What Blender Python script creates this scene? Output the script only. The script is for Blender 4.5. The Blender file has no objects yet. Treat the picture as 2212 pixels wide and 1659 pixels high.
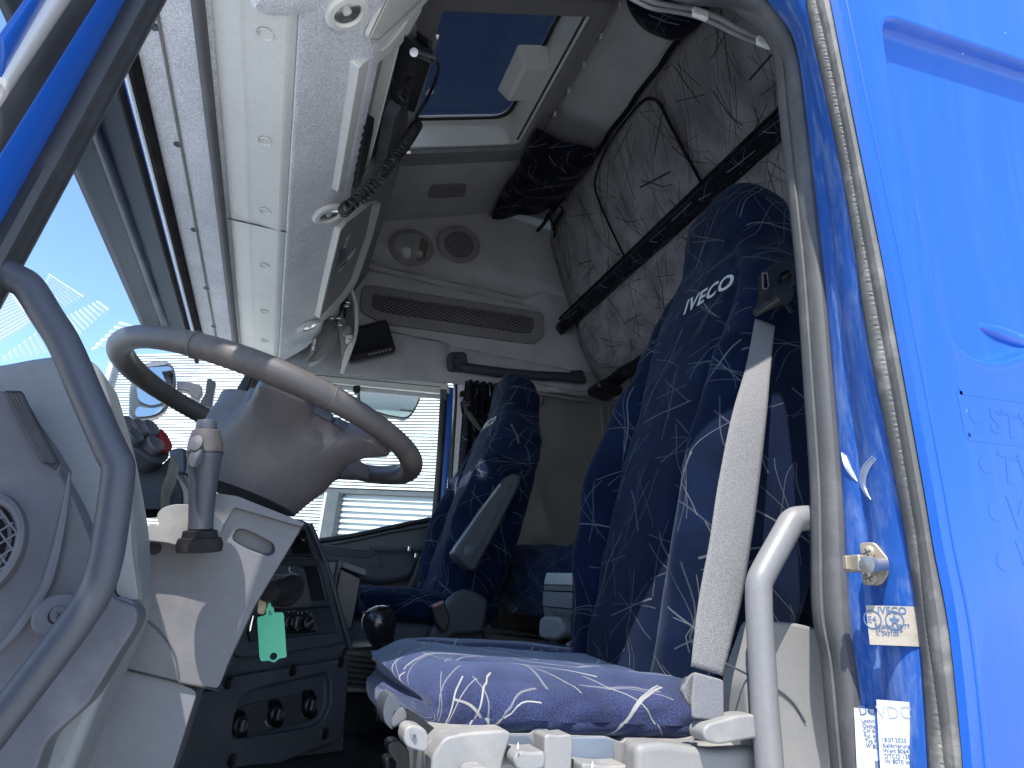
import bpy, bmesh, math, random
from mathutils import Vector, Matrix, noise
from mathutils.bvhtree import BVHTree
random.seed(7)
S = bpy.context.scene
COL = S.collection
PI = math.pi
# ------------------------------------------------------------------ camera
# world: X across the cab (away from the open driver's door), Y to the front of the lorry, Z up, Z=0 cab floor
RT = Vector((-.3227, -.9429, .0818)); FW = Vector((.9032, -.2809, .3253)).normalized()
RT = (RT - FW * RT.dot(FW)).normalized(); DN = FW.cross(RT)
EYE = Vector((-.6, 0, .6)); FPX = 1500.0
cam = bpy.data.objects.new('camera', bpy.data.cameras.new('camera')); COL.objects.link(cam)
cam.matrix_world = Matrix(((RT.x, -DN.x, -FW.x, EYE.x), (RT.y, -DN.y, -FW.y, EYE.y), (RT.z, -DN.z, -FW.z, EYE.z), (0, 0, 0, 1)))
cam.data.sensor_width = 36; cam.data.lens = 36 * FPX / 2212
cam.data.clip_start = .02; cam.data.clip_end = 2000
S.camera = cam
# ------------------------------------------------------------------ world, sun, exposure
SUN = Vector((-.43, .30, .85)).normalized()
w = bpy.data.worlds.new('World'); S.world = w; w.use_nodes = True
sky = w.node_tree.nodes.new('ShaderNodeTexSky'); sky.sky_type = 'NISHITA'; sky.sun_disc = False
sky.sun_elevation = math.asin(SUN.z); sky.sun_rotation = math.atan2(SUN.x, SUN.y)
sky.air_density = 1.0; sky.dust_density = .25; sky.ozone_density = 2.2
w.node_tree.nodes['Background'].inputs['Strength'].default_value = .15
w.node_tree.links.new(sky.outputs[0], w.node_tree.nodes['Background'].inputs['Color'])
sun = bpy.data.objects.new('sun', bpy.data.lights.new('sun', 'SUN')); COL.objects.link(sun)
sun.data.energy = 3.3; sun.data.angle = math.radians(.53); sun.data.color = (1, .96, .9)
sun.rotation_euler = SUN.to_track_quat('Z', 'Y').to_euler()
S.view_settings.view_transform = 'Standard'; S.view_settings.look = 'None'; S.view_settings.gamma = 1
S.view_settings.exposure = 1.38
S.cycles.max_bounces = 12; S.cycles.diffuse_bounces = 8; S.cycles.transparent_max_bounces = 16

# ------------------------------------------------------------------ helpers
def ray(u, v): return RT * (u - 1106) + DN * (v - 829.5) + FW * FPX
def P(u, v, X=None, Y=None, Z=None, pl=None):
    """point where the sight line (u,v) meets a real plane of the cab (X=, Y=, Z= or pl=(point, normal))"""
    r = ray(u, v)
    if pl: t = (Vector(pl[0]) - EYE).dot(Vector(pl[1])) / r.dot(Vector(pl[1]))
    elif X is not None: t = (X - EYE.x) / r.x
    elif Y is not None: t = (Y - EYE.y) / r.y
    else: t = (Z - EYE.z) / r.z
    return EYE + r * t
def PP(pts, **k): return [P(u, v, **k) for u, v in pts]

def link(o, parent=None):
    COL.objects.link(o)
    if parent: o.parent = parent
    return o
def tag(o, label=None, cat=None, group=None, kind=None):
    if label: o['label'] = label
    if cat: o['category'] = cat
    if group: o['group'] = group
    if kind: o['kind'] = kind
    return o
def thing(name, label, cat, loc=(0, 0, 0), group=None):
    o = bpy.data.objects.new(name, None); o.empty_display_size = .05; COL.objects.link(o); o.location = loc
    return tag(o, label, cat, group)
def part(name, parent, loc):
    o = bpy.data.objects.new(name, None); o.empty_display_size = .05; COL.objects.link(o); o.parent = parent; o.location = Vector(loc) - world_loc(parent); return o
def local(parent): return Matrix.Translation(-Vector(world_loc(parent))) if parent else Matrix.Identity(4)
def world_loc(o):
    v = Vector((0, 0, 0))
    while o: v += o.location; o = o.parent
    return v
def mk(name, verts, faces, mat, parent=None, smooth=True, bevel=0, seg=2, sub=0, solid=0, uv=None, uvfaces=None, wn=True, offset=-1):
    me = bpy.data.meshes.new(name)
    off = world_loc(parent) if parent else Vector((0, 0, 0))
    me.from_pydata([tuple(Vector(v) - off) for v in verts], [], faces)
    me.validate(); 
    bm = bmesh.new(); bm.from_mesh(me)
    bmesh.ops.recalc_face_normals(bm, faces=bm.faces) if not solid else None
    ul = bm.loops.layers.uv.new('UVMap')
    for f in bm.faces:
        f.smooth = smooth
        n = f.normal; a = [abs(n.x), abs(n.y), abs(n.z)]; k = a.index(max(a))
        for l in f.loops:
            if uv: l[ul].uv = uv[l.vert.index]
            else:
                c = l.vert.co + off
                l[ul].uv = ((c.y, c.z), (c.x, c.z), (c.x, c.y))[k]
    bm.to_mesh(me); bm.free()
    if smooth: me.set_sharp_from_angle(angle=math.radians(38))
    o = bpy.data.objects.new(name, me)
    if mat: me.materials.append(mat)
    link(o, parent)
    if solid: m = o.modifiers.new('s', 'SOLIDIFY'); m.thickness = solid; m.offset = offset
    if bevel:
        m = o.modifiers.new('b', 'BEVEL'); m.width = bevel; m.segments = seg; m.limit_method = 'ANGLE'; m.angle_limit = math.radians(35)
    if sub: m = o.modifiers.new('u', 'SUBSURF'); m.levels = m.render_levels = sub
    if bevel and smooth and wn: m = o.modifiers.new('w', 'WEIGHTED_NORMAL'); m.keep_sharp = True
    return o
def prism(name, pts, vec, mat, parent=None, bevel=.002, **k):
    """polygon of 3D points extruded along vec"""
    n = len(pts); vec = Vector(vec)
    vs = [Vector(p) for p in pts] + [Vector(p) + vec for p in pts]
    fs = [list(range(n)), list(range(2 * n - 1, n - 1, -1))] + [[i, (i + 1) % n, n + (i + 1) % n, n + i] for i in range(n)]
    return mk(name, vs, fs, mat, parent, bevel=bevel, **k)
def rnd(pts, r, n=5):
    """round the corners of a 2D/3D polygon"""
    out = []; m = len(pts); pts = [Vector(p) for p in pts]
    for i in range(m):
        a, b, c = pts[i - 1], pts[i], pts[(i + 1) % m]
        d1 = a - b; d2 = c - b
        rr = min(r, d1.length * .48, d2.length * .48)
        p = b + d1.normalized() * rr; q = b + d2.normalized() * rr
        for j in range(n + 1):
            t = j / n; out.append(p * (1 - t) ** 2 + b * 2 * t * (1 - t) + q * t * t)
    return out
def cat(pts, n=6, closed=False):
    pts = [Vector(p) for p in pts]; m = len(pts); out = []
    rng = range(m) if closed else range(m - 1)
    for i in rng:
        if closed: a, b, c, d = pts[i - 1], pts[i], pts[(i + 1) % m], pts[(i + 2) % m]
        else: a, b, c, d = pts[max(i - 1, 0)], pts[i], pts[i + 1], pts[min(i + 2, m - 1)]
        for j in range(n):
            t = j / n
            out.append(.5 * ((2 * b) + (c - a) * t + (2 * a - 5 * b + 4 * c - d) * t * t + (3 * b - a - 3 * c + d) * t ** 3))
    if not closed: out.append(pts[-1])
    return out
def tube(name, pts, r, mat, parent=None, seg=12, closed=False, flat=1.0, up=None, caps=True, **k):
    pts = [Vector(p) for p in pts]; m = len(pts); vs = []; uv = []
    rs = r if isinstance(r, (list, tuple)) else [r] * m
    up0 = Vector(up) if up else None; prev = None; L = 0
    for i in range(m):
        t = (pts[(i + 1) % m] - pts[i - 1]) if closed else (pts[min(i + 1, m - 1)] - pts[max(i - 1, 0)])
        t.normalize()
        if up0: a = up0 - t * up0.dot(t)
        elif prev is None: a = t.orthogonal()
        else: a = prev - t * prev.dot(t)
        a.normalize(); prev = a; b = t.cross(a)
        if i: L += (pts[i] - pts[i - 1]).length
        for j in range(seg):
            th = 2 * PI * j / seg
            vs.append(pts[i] + (a * math.cos(th) + b * math.sin(th) * flat) * rs[i]); uv.append((th * rs[i], L))
    fs = []
    for i in range(m if closed else m - 1):
        for j in range(seg):
            fs.append([i * seg + j, i * seg + (j + 1) % seg, ((i + 1) % m) * seg + (j + 1) % seg, ((i + 1) % m) * seg + j])
    if not closed and caps: fs += [list(range(seg))[::-1], [(m - 1) * seg + j for j in range(seg)]]
    return mk(name, vs, fs, mat, parent, uv=uv, **k)
def lathe(name, prof, org, axis, mat, parent=None, seg=32, sx=1.0, ref=None, **k):
    """profile of (radius, height) turned about axis; sx squeezes one radial direction"""
    ax = Vector(axis).normalized(); a = Vector(ref) if ref else ax.orthogonal(); a = (a - ax * a.dot(ax)).normalized(); b = ax.cross(a); org = Vector(org)
    vs = []; fs = []; m = len(prof)
    for r, h in prof:
        for j in range(seg):
            th = 2 * PI * j / seg; vs.append(org + ax * h + (a * math.cos(th) * sx + b * math.sin(th)) * max(r, 1e-5))
    for i in range(m - 1):
        for j in range(seg): fs.append([i * seg + j, i * seg + (j + 1) % seg, (i + 1) * seg + (j + 1) % seg, (i + 1) * seg + j])
    if prof[0][0] < .003: fs.append(list(range(seg))[::-1])
    if prof[-1][0] < .003: fs.append([(m - 1) * seg + j for j in range(seg)])
    return mk(name, vs, fs, mat, parent, **k)
def grid(name, fn, nu, nv, mat, parent=None, uvs=None, **k):
    vs = []; uv = []
    for i in range(nu + 1):
        for j in range(nv + 1):
            vs.append(Vector(fn(i / nu, j / nv)))
    W = nv + 1
    if uvs: uv = [uvs(i / nu, j / nv) for i in range(nu + 1) for j in range(W)]
    else:
        uv = []; 
        lu = 0
        for i in range(nu + 1):
            if i: lu += (vs[i * W + nv // 2] - vs[(i - 1) * W + nv // 2]).length
            lv = 0
            for j in range(W):
                if j: lv += (vs[i * W + j] - vs[i * W + j - 1]).length
                uv.append((lu, lv))
    fs = [[i * W + j, i * W + j + 1, (i + 1) * W + j + 1, (i + 1) * W + j] for i in range(nu) for j in range(nv)]
    return mk(name, vs, fs, mat, parent, uv=uv, **k)
def loft(name, loops, mat, parent=None, **k):
    n = len(loops[0]); m = len(loops); vs = []; uv = []; lu = 0
    for i, lp in enumerate(loops):
        if i: lu += (Vector(loops[i][n // 4]) - Vector(loops[i - 1][n // 4])).length
        lv = 0
        for j, p in enumerate(lp):
            if j: lv += (Vector(lp[j]) - Vector(lp[j - 1])).length
            vs.append(Vector(p)); uv.append((lv, lu))
    fs = [[i * n + j, i * n + (j + 1) % n, (i + 1) * n + (j + 1) % n, (i + 1) * n + j] for i in range(m - 1) for j in range(n)]
    fs += [list(range(n))[::-1], [(m - 1) * n + j for j in range(n)]]
    return mk(name, vs, fs, mat, parent, uv=uv, **k)
def box(name, c, s, mat, parent=None, rot=None, bevel=.002, **k):
    c = Vector(c); vs = [Vector((x * s[0] / 2, y * s[1] / 2, z * s[2] / 2)) for x in (-1, 1) for y in (-1, 1) for z in (-1, 1)]
    if rot is not None: vs = [rot @ v for v in vs]
    fs = [[0, 1, 3, 2], [4, 6, 7, 5], [0, 4, 5, 1], [2, 3, 7, 6], [0, 2, 6, 4], [1, 5, 7, 3]]
    return mk(name, [v + c for v in vs], fs, mat, parent, bevel=bevel, **k)
def resample(pts, n):
    pts = [Vector(p) for p in pts]; d = [0]
    for i in range(1, len(pts)): d.append(d[-1] + (pts[i] - pts[i - 1]).length)
    out = []; k = 0
    for i in range(n + 1):
        s = d[-1] * i / n
        while k < len(d) - 2 and d[k + 1] < s: k += 1
        t = (s - d[k]) / max(d[k + 1] - d[k], 1e-9); out.append(pts[k].lerp(pts[k + 1], t))
    return out
def strip(name, A, B, mat, parent=None, bulge=0.0, dirn=(-.6, .5, 0), prof=None, nu=60, nv=10, solid=.004, curve=True, **k):
    """long moulding between two 3D edge lines, swelling by bulge along dirn (prof = list of heights 0..1 across)"""
    if curve: A = cat(A, 8); B = cat(B, 8)
    A = resample(A, nu); B = resample(B, nu); D = Vector(dirn).normalized()
    def h(t):
        if prof: x = t * (len(prof) - 1); i = min(int(x), len(prof) - 2); return prof[i] + (prof[i + 1] - prof[i]) * (x - i)
        return math.sin(PI * t) ** .7 if 0 < t < 1 else 0
    return grid(name, lambda s, t: A[round(s * nu)].lerp(B[round(s * nu)], t) + D * bulge * h(t), nu, nv, mat, parent, solid=solid, **k)
def cut(o, cutter, keep=False):
    m = o.modifiers.new('c', 'BOOLEAN'); m.object = cutter; m.operation = 'DIFFERENCE'; m.solver = 'EXACT'
    mods = [x for x in o.modifiers if x.type != 'BOOLEAN']; 
    while o.modifiers[0].type != 'BOOLEAN':
        o.modifiers.move(len(o.modifiers) - 1, 0)
    for x in mods: x.show_viewport = False
    dg = bpy.context.evaluated_depsgraph_get(); dg.update()
    me = bpy.data.meshes.new_from_object(o.evaluated_get(dg))
    o.modifiers.remove(o.modifiers[0])
    for x in mods: x.show_viewport = True
    for p in me.polygons: p.use_smooth = True
    o.data = me
    if not keep: bpy.data.objects.remove(cutter, do_unlink=True)
def text(name, s, org, xd, yd, size, mat, parent=None, ext=.0004, onto=None, bold=.0, shear=0, alignx='LEFT', sx=1.0, lift=.0012, spc=1.0):
    cu = bpy.data.curves.new(name, 'FONT'); cu.body = s; cu.size = 1; cu.offset = bold; cu.shear = shear; cu.space_character = spc; cu.align_x = alignx; cu.resolution_u = 3
    t = bpy.data.objects.new('t', cu); COL.objects.link(t)
    dg = bpy.context.evaluated_depsgraph_get(); dg.update()
    me = bpy.data.meshes.new_from_object(t.evaluated_get(dg)); bpy.data.objects.remove(t, do_unlink=True)
    xd = Vector(xd).normalized(); yd = Vector(yd).normalized(); n = xd.cross(yd).normalized(); org = Vector(org)
    bm = bmesh.new(); bm.from_mesh(me)
    if onto:
        bmesh.ops.triangulate(bm, faces=bm.faces)
    vs = [org + xd * v.co.x * size * sx + yd * v.co.y * size for v in bm.verts]
    if onto:
        out = []
        for v in vs:
            hit = onto.ray_cast(v + n * .15, -n)
            out.append((hit[0] if hit[0] is not None else v) + n * lift)
        vs = out
    fs = [[v.index for v in f.verts] for f in bm.faces]; bm.free()
    return mk(name, vs, fs, mat, parent, smooth=False, solid=ext, offset=1) if True else None
def bvh(o):
    dg = bpy.context.evaluated_depsgraph_get(); dg.update()
    ev = o.evaluated_get(dg); me = ev.to_mesh(); mw = Matrix.Translation(world_loc(o))
    t = BVHTree.FromPolygons([mw @ v.co for v in me.vertices], [list(p.vertices) for p in me.polygons]); ev.to_mesh_clear(); return t
def dup(o, parent=None, loc=None):
    c = o.copy(); COL.objects.link(c); c.parent = parent if parent else None
    if loc is not None: c.location = loc
    for ch in o.children: dup(ch, c)
    return c

# ------------------------------------------------------------------ materials
def mat(name): 
    m = bpy.data.materials.new(name); m.use_nodes = True; return m, m.node_tree.nodes, m.node_tree.links, m.node_tree.nodes['Principled BSDF']
def nd(N, t, **k):
    n = N.new(t)
    for a, b in k.items():
        if a.startswith('i_'): n.inputs[a[2:].replace('_', ' ')].default_value = b
        else: setattr(n, a, b)
    return n
def rgb(c): return (*c, 1)
def coords(N, kind='Object'): return N.new('ShaderNodeTexCoord').outputs[kind]
def plastic(name, c, rough=.5, grain=900, bump=.15, dirt=.25, dirtcol=(.42, .38, .32), spec=.5, dscale=9, metallic=0, coat=0, scratch=0):
    m, N, L, B = mat(name); co = coords(N)
    n1 = nd(N, 'ShaderNodeTexNoise', i_Scale=dscale, i_Detail=6, i_Roughness=.65); L.new(co, n1.inputs['Vector'])
    r1 = nd(N, 'ShaderNodeMapRange', i_From_Min=.5, i_From_Max=.8, i_To_Min=0, i_To_Max=dirt); L.new(n1.outputs['Fac'], r1.inputs['Value'])
    mx = nd(N, 'ShaderNodeMix', data_type='RGBA'); mx.inputs['A'].default_value = rgb(c); mx.inputs['B'].default_value = rgb(dirtcol)
    L.new(r1.outputs[0], mx.inputs['Factor']); col = mx.outputs['Result']
    n3 = nd(N, 'ShaderNodeTexNoise', i_Scale=dscale * 14, i_Detail=3); L.new(co, n3.inputs['Vector'])
    v = nd(N, 'ShaderNodeMapRange', i_From_Min=.3, i_From_Max=.7, i_To_Min=.965, i_To_Max=1.035); L.new(n3.outputs['Fac'], v.inputs['Value'])
    mm = nd(N, 'ShaderNodeVectorMath', operation='SCALE'); L.new(col, mm.inputs[0]); L.new(v.outputs[0], mm.inputs['Scale'])
    L.new(mm.outputs[0], B.inputs['Base Color'])
    rr = nd(N, 'ShaderNodeMapRange', i_From_Min=.3, i_From_Max=.8, i_To_Min=rough - .06, i_To_Max=min(1, rough + .2)); L.new(n1.outputs['Fac'], rr.inputs['Value']); L.new(rr.outputs[0], B.inputs['Roughness'])
    B.inputs['Specular IOR Level'].default_value = spec; B.inputs['Metallic'].default_value = metallic; B.inputs['Coat Weight'].default_value = coat
    n2 = nd(N, 'ShaderNodeTexNoise', i_Scale=grain, i_Detail=2); L.new(co, n2.inputs['Vector'])
    b = nd(N, 'ShaderNodeBump', i_Strength=bump, i_Distance=.001); L.new(n2.outputs['Fac'], b.inputs['Height']); L.new(b.outputs[0], B.inputs['Normal'])
    return m
def felt(name, c1, c2, scale=420, stretch=(1, 1, .45), contrast=.18, bump=.4, bdist=.002):
    """mottled napped headliner cloth"""
    m, N, L, B = mat(name); co = coords(N)
    mp = nd(N, 'ShaderNodeMapping'); mp.inputs['Scale'].default_value = stretch; L.new(co, mp.inputs['Vector'])
    n1 = nd(N, 'ShaderNodeTexNoise', i_Scale=scale, i_Detail=3, i_Distortion=1.2); L.new(mp.outputs[0], n1.inputs['Vector'])
    r = nd(N, 'ShaderNodeMapRange', i_From_Min=.5 - contrast, i_From_Max=.5 + contrast); L.new(n1.outputs['Fac'], r.inputs['Value'])
    mx = nd(N, 'ShaderNodeMix', data_type='RGBA'); mx.inputs['A'].default_value = rgb(c1); mx.inputs['B'].default_value = rgb(c2)
    L.new(r.outputs[0], mx.inputs['Factor'])
    n4 = nd(N, 'ShaderNodeTexNoise', i_Scale=7, i_Detail=4); L.new(co, n4.inputs['Vector'])
    v = nd(N, 'ShaderNodeMapRange', i_From_Min=.35, i_From_Max=.7, i_To_Min=.88, i_To_Max=1.06); L.new(n4.outputs['Fac'], v.inputs['Value'])
    mm = nd(N, 'ShaderNodeVectorMath', operation='SCALE'); L.new(mx.outputs['Result'], mm.inputs[0]); L.new(v.outputs[0], mm.inputs['Scale'])
    L.new(mm.outputs[0], B.inputs['Base Color'])
    B.inputs['Roughness'].default_value = .95; B.inputs['Specular IOR Level'].default_value = .15; B.inputs['Sheen Weight'].default_value = .15
    b = nd(N, 'ShaderNodeBump', i_Strength=bump, i_Distance=bdist); L.new(n1.outputs['Fac'], b.inputs['Height']); L.new(b.outputs[0], B.inputs['Normal'])
    return m
def starcloth(name, base, line, cell=.17, half=.4, width=.0011, nl=9, rough=.9, sheen=0.0, sheencol=(1, 1, 1), seed=0, nap=1600, lineamt=.8, basevar=.25, dotmin=.35, grainf=.6):
    """printed seat cloth: clusters of thin crossing strokes, in metres of UV"""
    m, N, L, B = mat(name); uv = coords(N, 'UV')
    acc = None
    for lay in range(2):
        sc = nd(N, 'ShaderNodeVectorMath', operation='SCALE'); sc.inputs['Scale'].default_value = 1 / cell; L.new(uv, sc.inputs[0])
        ad = nd(N, 'ShaderNodeVectorMath', operation='ADD'); ad.inputs[1].default_value = (3.3 + lay * .47 + seed, 5.1 + lay * .55, 0); L.new(sc.outputs[0], ad.inputs[0])
        fl = nd(N, 'ShaderNodeVectorMath', operation='FLOOR'); L.new(ad.outputs[0], fl.inputs[0])
        fr = nd(N, 'ShaderNodeVectorMath', operation='FRACTION'); L.new(ad.outputs[0], fr.inputs[0])
        ce = nd(N, 'ShaderNodeVectorMath', operation='SUBTRACT'); ce.inputs[1].default_value = (.5, .5, 0); L.new(fr.outputs[0], ce.inputs[0])
        for i in range(nl // 2 + (lay == 0) * (nl % 2)):
            o2 = nd(N, 'ShaderNodeVectorMath', operation='ADD'); o2.inputs[1].default_value = (i * 13.7 + lay * 71, i * 5.3, i * 2.9 + 1); L.new(fl.outputs[0], o2.inputs[0])
            wn = nd(N, 'ShaderNodeTexWhiteNoise', noise_dimensions='3D'); L.new(o2.outputs[0], wn.inputs['Vector'])
            sp = nd(N, 'ShaderNodeSeparateColor'); L.new(wn.outputs['Color'], sp.inputs[0])
            an = nd(N, 'ShaderNodeMath', operation='MULTIPLY'); an.inputs[1].default_value = PI; L.new(sp.outputs[0], an.inputs[0])
            ro = nd(N, 'ShaderNodeVectorRotate', rotation_type='Z_AXIS'); L.new(ce.outputs[0], ro.inputs['Vector']); L.new(an.outputs[0], ro.inputs['Angle'])
            sx = nd(N, 'ShaderNodeSeparateXYZ'); L.new(ro.outputs[0], sx.inputs[0])
            of = nd(N, 'ShaderNodeMath', operation='MULTIPLY_ADD'); of.inputs[1].default_value = .34; of.inputs[2].default_value = -.17; L.new(sp.outputs[1], of.inputs[0])
            dy = nd(N, 'ShaderNodeMath', operation='SUBTRACT'); L.new(sx.outputs[1], dy.inputs[0]); L.new(of.outputs[0], dy.inputs[1])
            ay = nd(N, 'ShaderNodeMath', operation='ABSOLUTE'); L.new(dy.outputs[0], ay.inputs[0])
            my = nd(N, 'ShaderNodeMath', operation='LESS_THAN'); my.inputs[1].default_value = width / cell * (1.3 if i % 3 == 0 else .75); L.new(ay.outputs[0], my.inputs[0])
            ax = nd(N, 'ShaderNodeMath', operation='ABSOLUTE'); L.new(sx.outputs[0], ax.inputs[0])
            ln = nd(N, 'ShaderNodeMath', operation='MULTIPLY_ADD'); ln.inputs[1].default_value = half * .45; ln.inputs[2].default_value = half * .6; L.new(sp.outputs[2], ln.inputs[0])
            mxl = nd(N, 'ShaderNodeMath', operation='LESS_THAN'); L.new(ax.outputs[0], mxl.inputs[0]); L.new(ln.outputs[0], mxl.inputs[1])
            mu = nd(N, 'ShaderNodeMath', operation='MULTIPLY'); L.new(my.outputs[0], mu.inputs[0]); L.new(mxl.outputs[0], mu.inputs[1])
            mw = nd(N, 'ShaderNodeMath', operation='MULTIPLY'); mw.inputs[1].default_value = (1, .55, .8, .45)[i % 4]; L.new(mu.outputs[0], mw.inputs[0])
            if acc is None: acc = mw
            else:
                m2 = nd(N, 'ShaderNodeMath', operation='MAXIMUM'); L.new(acc.outputs[0], m2.inputs[0]); L.new(mw.outputs[0], m2.inputs[1]); acc = m2
    nz = nd(N, 'ShaderNodeTexNoise', i_Scale=nap, i_Detail=1); L.new(uv, nz.inputs['Vector'])
    r = nd(N, 'ShaderNodeMapRange', i_From_Min=.35, i_From_Max=.6, i_To_Min=dotmin, i_To_Max=1); L.new(nz.outputs['Fac'], r.inputs['Value'])
    ma = nd(N, 'ShaderNodeMath', operation='MULTIPLY'); L.new(acc.outputs[0], ma.inputs[0]); L.new(r.outputs[0], ma.inputs[1])
    mb = nd(N, 'ShaderNodeMath', operation='MULTIPLY'); mb.inputs[1].default_value = lineamt; L.new(ma.outputs[0], mb.inputs[0])
    n2 = nd(N, 'ShaderNodeTexNoise', i_Scale=nap * grainf, i_Detail=2); L.new(uv, n2.inputs['Vector'])
    v = nd(N, 'ShaderNodeMapRange', i_From_Min=.3, i_From_Max=.7, i_To_Min=1 - basevar, i_To_Max=1 + basevar); L.new(n2.outputs['Fac'], v.inputs['Value'])
    n5 = nd(N, 'ShaderNodeTexNoise', i_Scale=11, i_Detail=3); L.new(uv, n5.inputs['Vector'])
    v5 = nd(N, 'ShaderNodeMapRange', i_From_Min=.3, i_From_Max=.7, i_To_Min=.7, i_To_Max=1.3); L.new(n5.outputs['Fac'], v5.inputs['Value'])
    vm = nd(N, 'ShaderNodeMath', operation='MULTIPLY'); L.new(v.outputs[0], vm.inputs[0]); L.new(v5.outputs[0], vm.inputs[1])
    mm = nd(N, 'ShaderNodeVectorMath', operation='SCALE'); mm.inputs[0].default_value = base; L.new(vm.outputs[0], mm.inputs['Scale'])
    mx = nd(N, 'ShaderNodeMix', data_type='RGBA'); L.new(mm.outputs[0], mx.inputs['A']); mx.inputs['B'].default_value = rgb(line); L.new(mb.outputs[0], mx.inputs['Factor'])
    L.new(mx.outputs['Result'], B.inputs['Base Color'])
    B.inputs['Roughness'].default_value = rough; B.inputs['Specular IOR Level'].default_value = .1
    B.inputs['Sheen Weight'].default_value = sheen; B.inputs['Sheen Roughness'].default_value = .4; B.inputs['Sheen Tint'].default_value = rgb(sheencol)
    b = nd(N, 'ShaderNodeBump', i_Strength=.35, i_Distance=.001); L.new(nz.outputs['Fac'], b.inputs['Height']); L.new(b.outputs[0], B.inputs['Normal'])
    return m
def paint(name, c, wear=.0, wearcol=(.45, .5, .6), stretch=(30, 30, 2.2), coat=.18, rmin=.3):
    m, N, L, B = mat(name); co = coords(N)
    mp = nd(N, 'ShaderNodeMapping'); mp.inputs['Scale'].default_value = stretch; L.new(co, mp.inputs['Vector'])
    n1 = nd(N, 'ShaderNodeTexNoise', i_Scale=1, i_Detail=8, i_Roughness=.7, i_Distortion=.4); L.new(mp.outputs[0], n1.inputs['Vector'])
    r1 = nd(N, 'ShaderNodeMapRange', i_From_Min=.47, i_From_Max=.75, i_To_Min=0, i_To_Max=wear); L.new(n1.outputs['Fac'], r1.inputs['Value'])
    n2 = nd(N, 'ShaderNodeTexVoronoi', i_Scale=26); L.new(co, n2.inputs['Vector'])
    r2 = nd(N, 'ShaderNodeMapRange', i_From_Min=.03, i_From_Max=.045, i_To_Min=.5, i_To_Max=0); L.new(n2.outputs['Distance'], r2.inputs['Value'])
    n6 = nd(N, 'ShaderNodeTexNoise', i_Scale=6, i_Detail=2); L.new(co, n6.inputs['Vector'])
    r6 = nd(N, 'ShaderNodeMapRange', i_From_Min=.55, i_From_Max=.6); L.new(n6.outputs['Fac'], r6.inputs['Value'])
    mu = nd(N, 'ShaderNodeMath', operation='MULTIPLY'); L.new(r2.outputs[0], mu.inputs[0]); L.new(r6.outputs[0], mu.inputs[1])
    mxx = nd(N, 'ShaderNodeMath', operation='MAXIMUM'); L.new(r1.outputs[0], mxx.inputs[0]); L.new(mu.outputs[0], mxx.inputs[1])
    mx = nd(N, 'ShaderNodeMix', data_type='RGBA'); mx.inputs['A'].default_value = rgb(c); mx.inputs['B'].default_value = rgb(wearcol); L.new(mxx.outputs[0], mx.inputs['Factor'])
    L.new(mx.outputs['Result'], B.inputs['Base Color'])
    rr = nd(N, 'ShaderNodeMapRange', i_To_Min=rmin, i_To_Max=.75); L.new(mxx.outputs[0], rr.inputs['Value']); L.new(rr.outputs[0], B.inputs['Roughness'])
    B.inputs['Coat Weight'].default_value = coat; B.inputs['Coat Roughness'].default_value = .12; B.inputs['Specular IOR Level'].default_value = .35
    return m
def simple(name, c, rough=.5, metallic=0, spec=.5, coat=0):
    m, N, L, B = mat(name); B.inputs['Base Color'].default_value = rgb(c); B.inputs['Roughness'].default_value = rough
    B.inputs['Metallic'].default_value = metallic; B.inputs['Specular IOR Level'].default_value = spec; B.inputs['Coat Weight'].default_value = coat
    return m
def glass(name, tint=(1, 1, 1), refl=.06, rough=0.0, smudge=0.0):
    m, N, L, B = mat(name); N.remove(B); out = N['Material Output']
    t = nd(N, 'ShaderNodeBsdfTransparent'); t.inputs[0].default_value = rgb(tint)
    g = nd(N, 'ShaderNodeBsdfGlossy'); g.inputs['Roughness'].default_value = rough; g.inputs[0].default_value = (1, 1, 1, 1)
    lw = nd(N, 'ShaderNodeLayerWeight'); lw.inputs['Blend'].default_value = .5; pw = nd(N, 'ShaderNodeMath', operation='POWER'); pw.inputs[1].default_value = 5; L.new(lw.outputs['Facing'], pw.inputs[0])
    fr = nd(N, 'ShaderNodeMath', operation='MULTIPLY_ADD'); fr.inputs[1].default_value = refl * 5; fr.inputs[2].default_value = refl * .3; L.new(pw.outputs[0], fr.inputs[0]); mx = nd(N, 'ShaderNodeMixShader'); L.new(fr.outputs[0], mx.inputs[0]); L.new(t.outputs[0], mx.inputs[1]); L.new(g.outputs[0], mx.inputs[2])
    last = mx
    if smudge:
        d = nd(N, 'ShaderNodeBsdfDiffuse'); d.inputs[0].default_value = (.7, .72, .75, 1); co = coords(N)
        n1 = nd(N, 'ShaderNodeTexNoise', i_Scale=5, i_Detail=6, i_Distortion=1); L.new(co, n1.inputs['Vector'])
        r1 = nd(N, 'ShaderNodeMapRange', i_From_Min=.45, i_From_Max=.8, i_To_Min=smudge * .2, i_To_Max=smudge); L.new(n1.outputs['Fac'], r1.inputs['Value'])
        m2 = nd(N, 'ShaderNodeMixShader'); L.new(r1.outputs[0], m2.inputs[0]); L.new(mx.outputs[0], m2.inputs[1]); L.new(d.outputs[0], m2.inputs[2]); last = m2
    L.new(last.outputs[0], out.inputs['Surface']); return m

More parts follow.
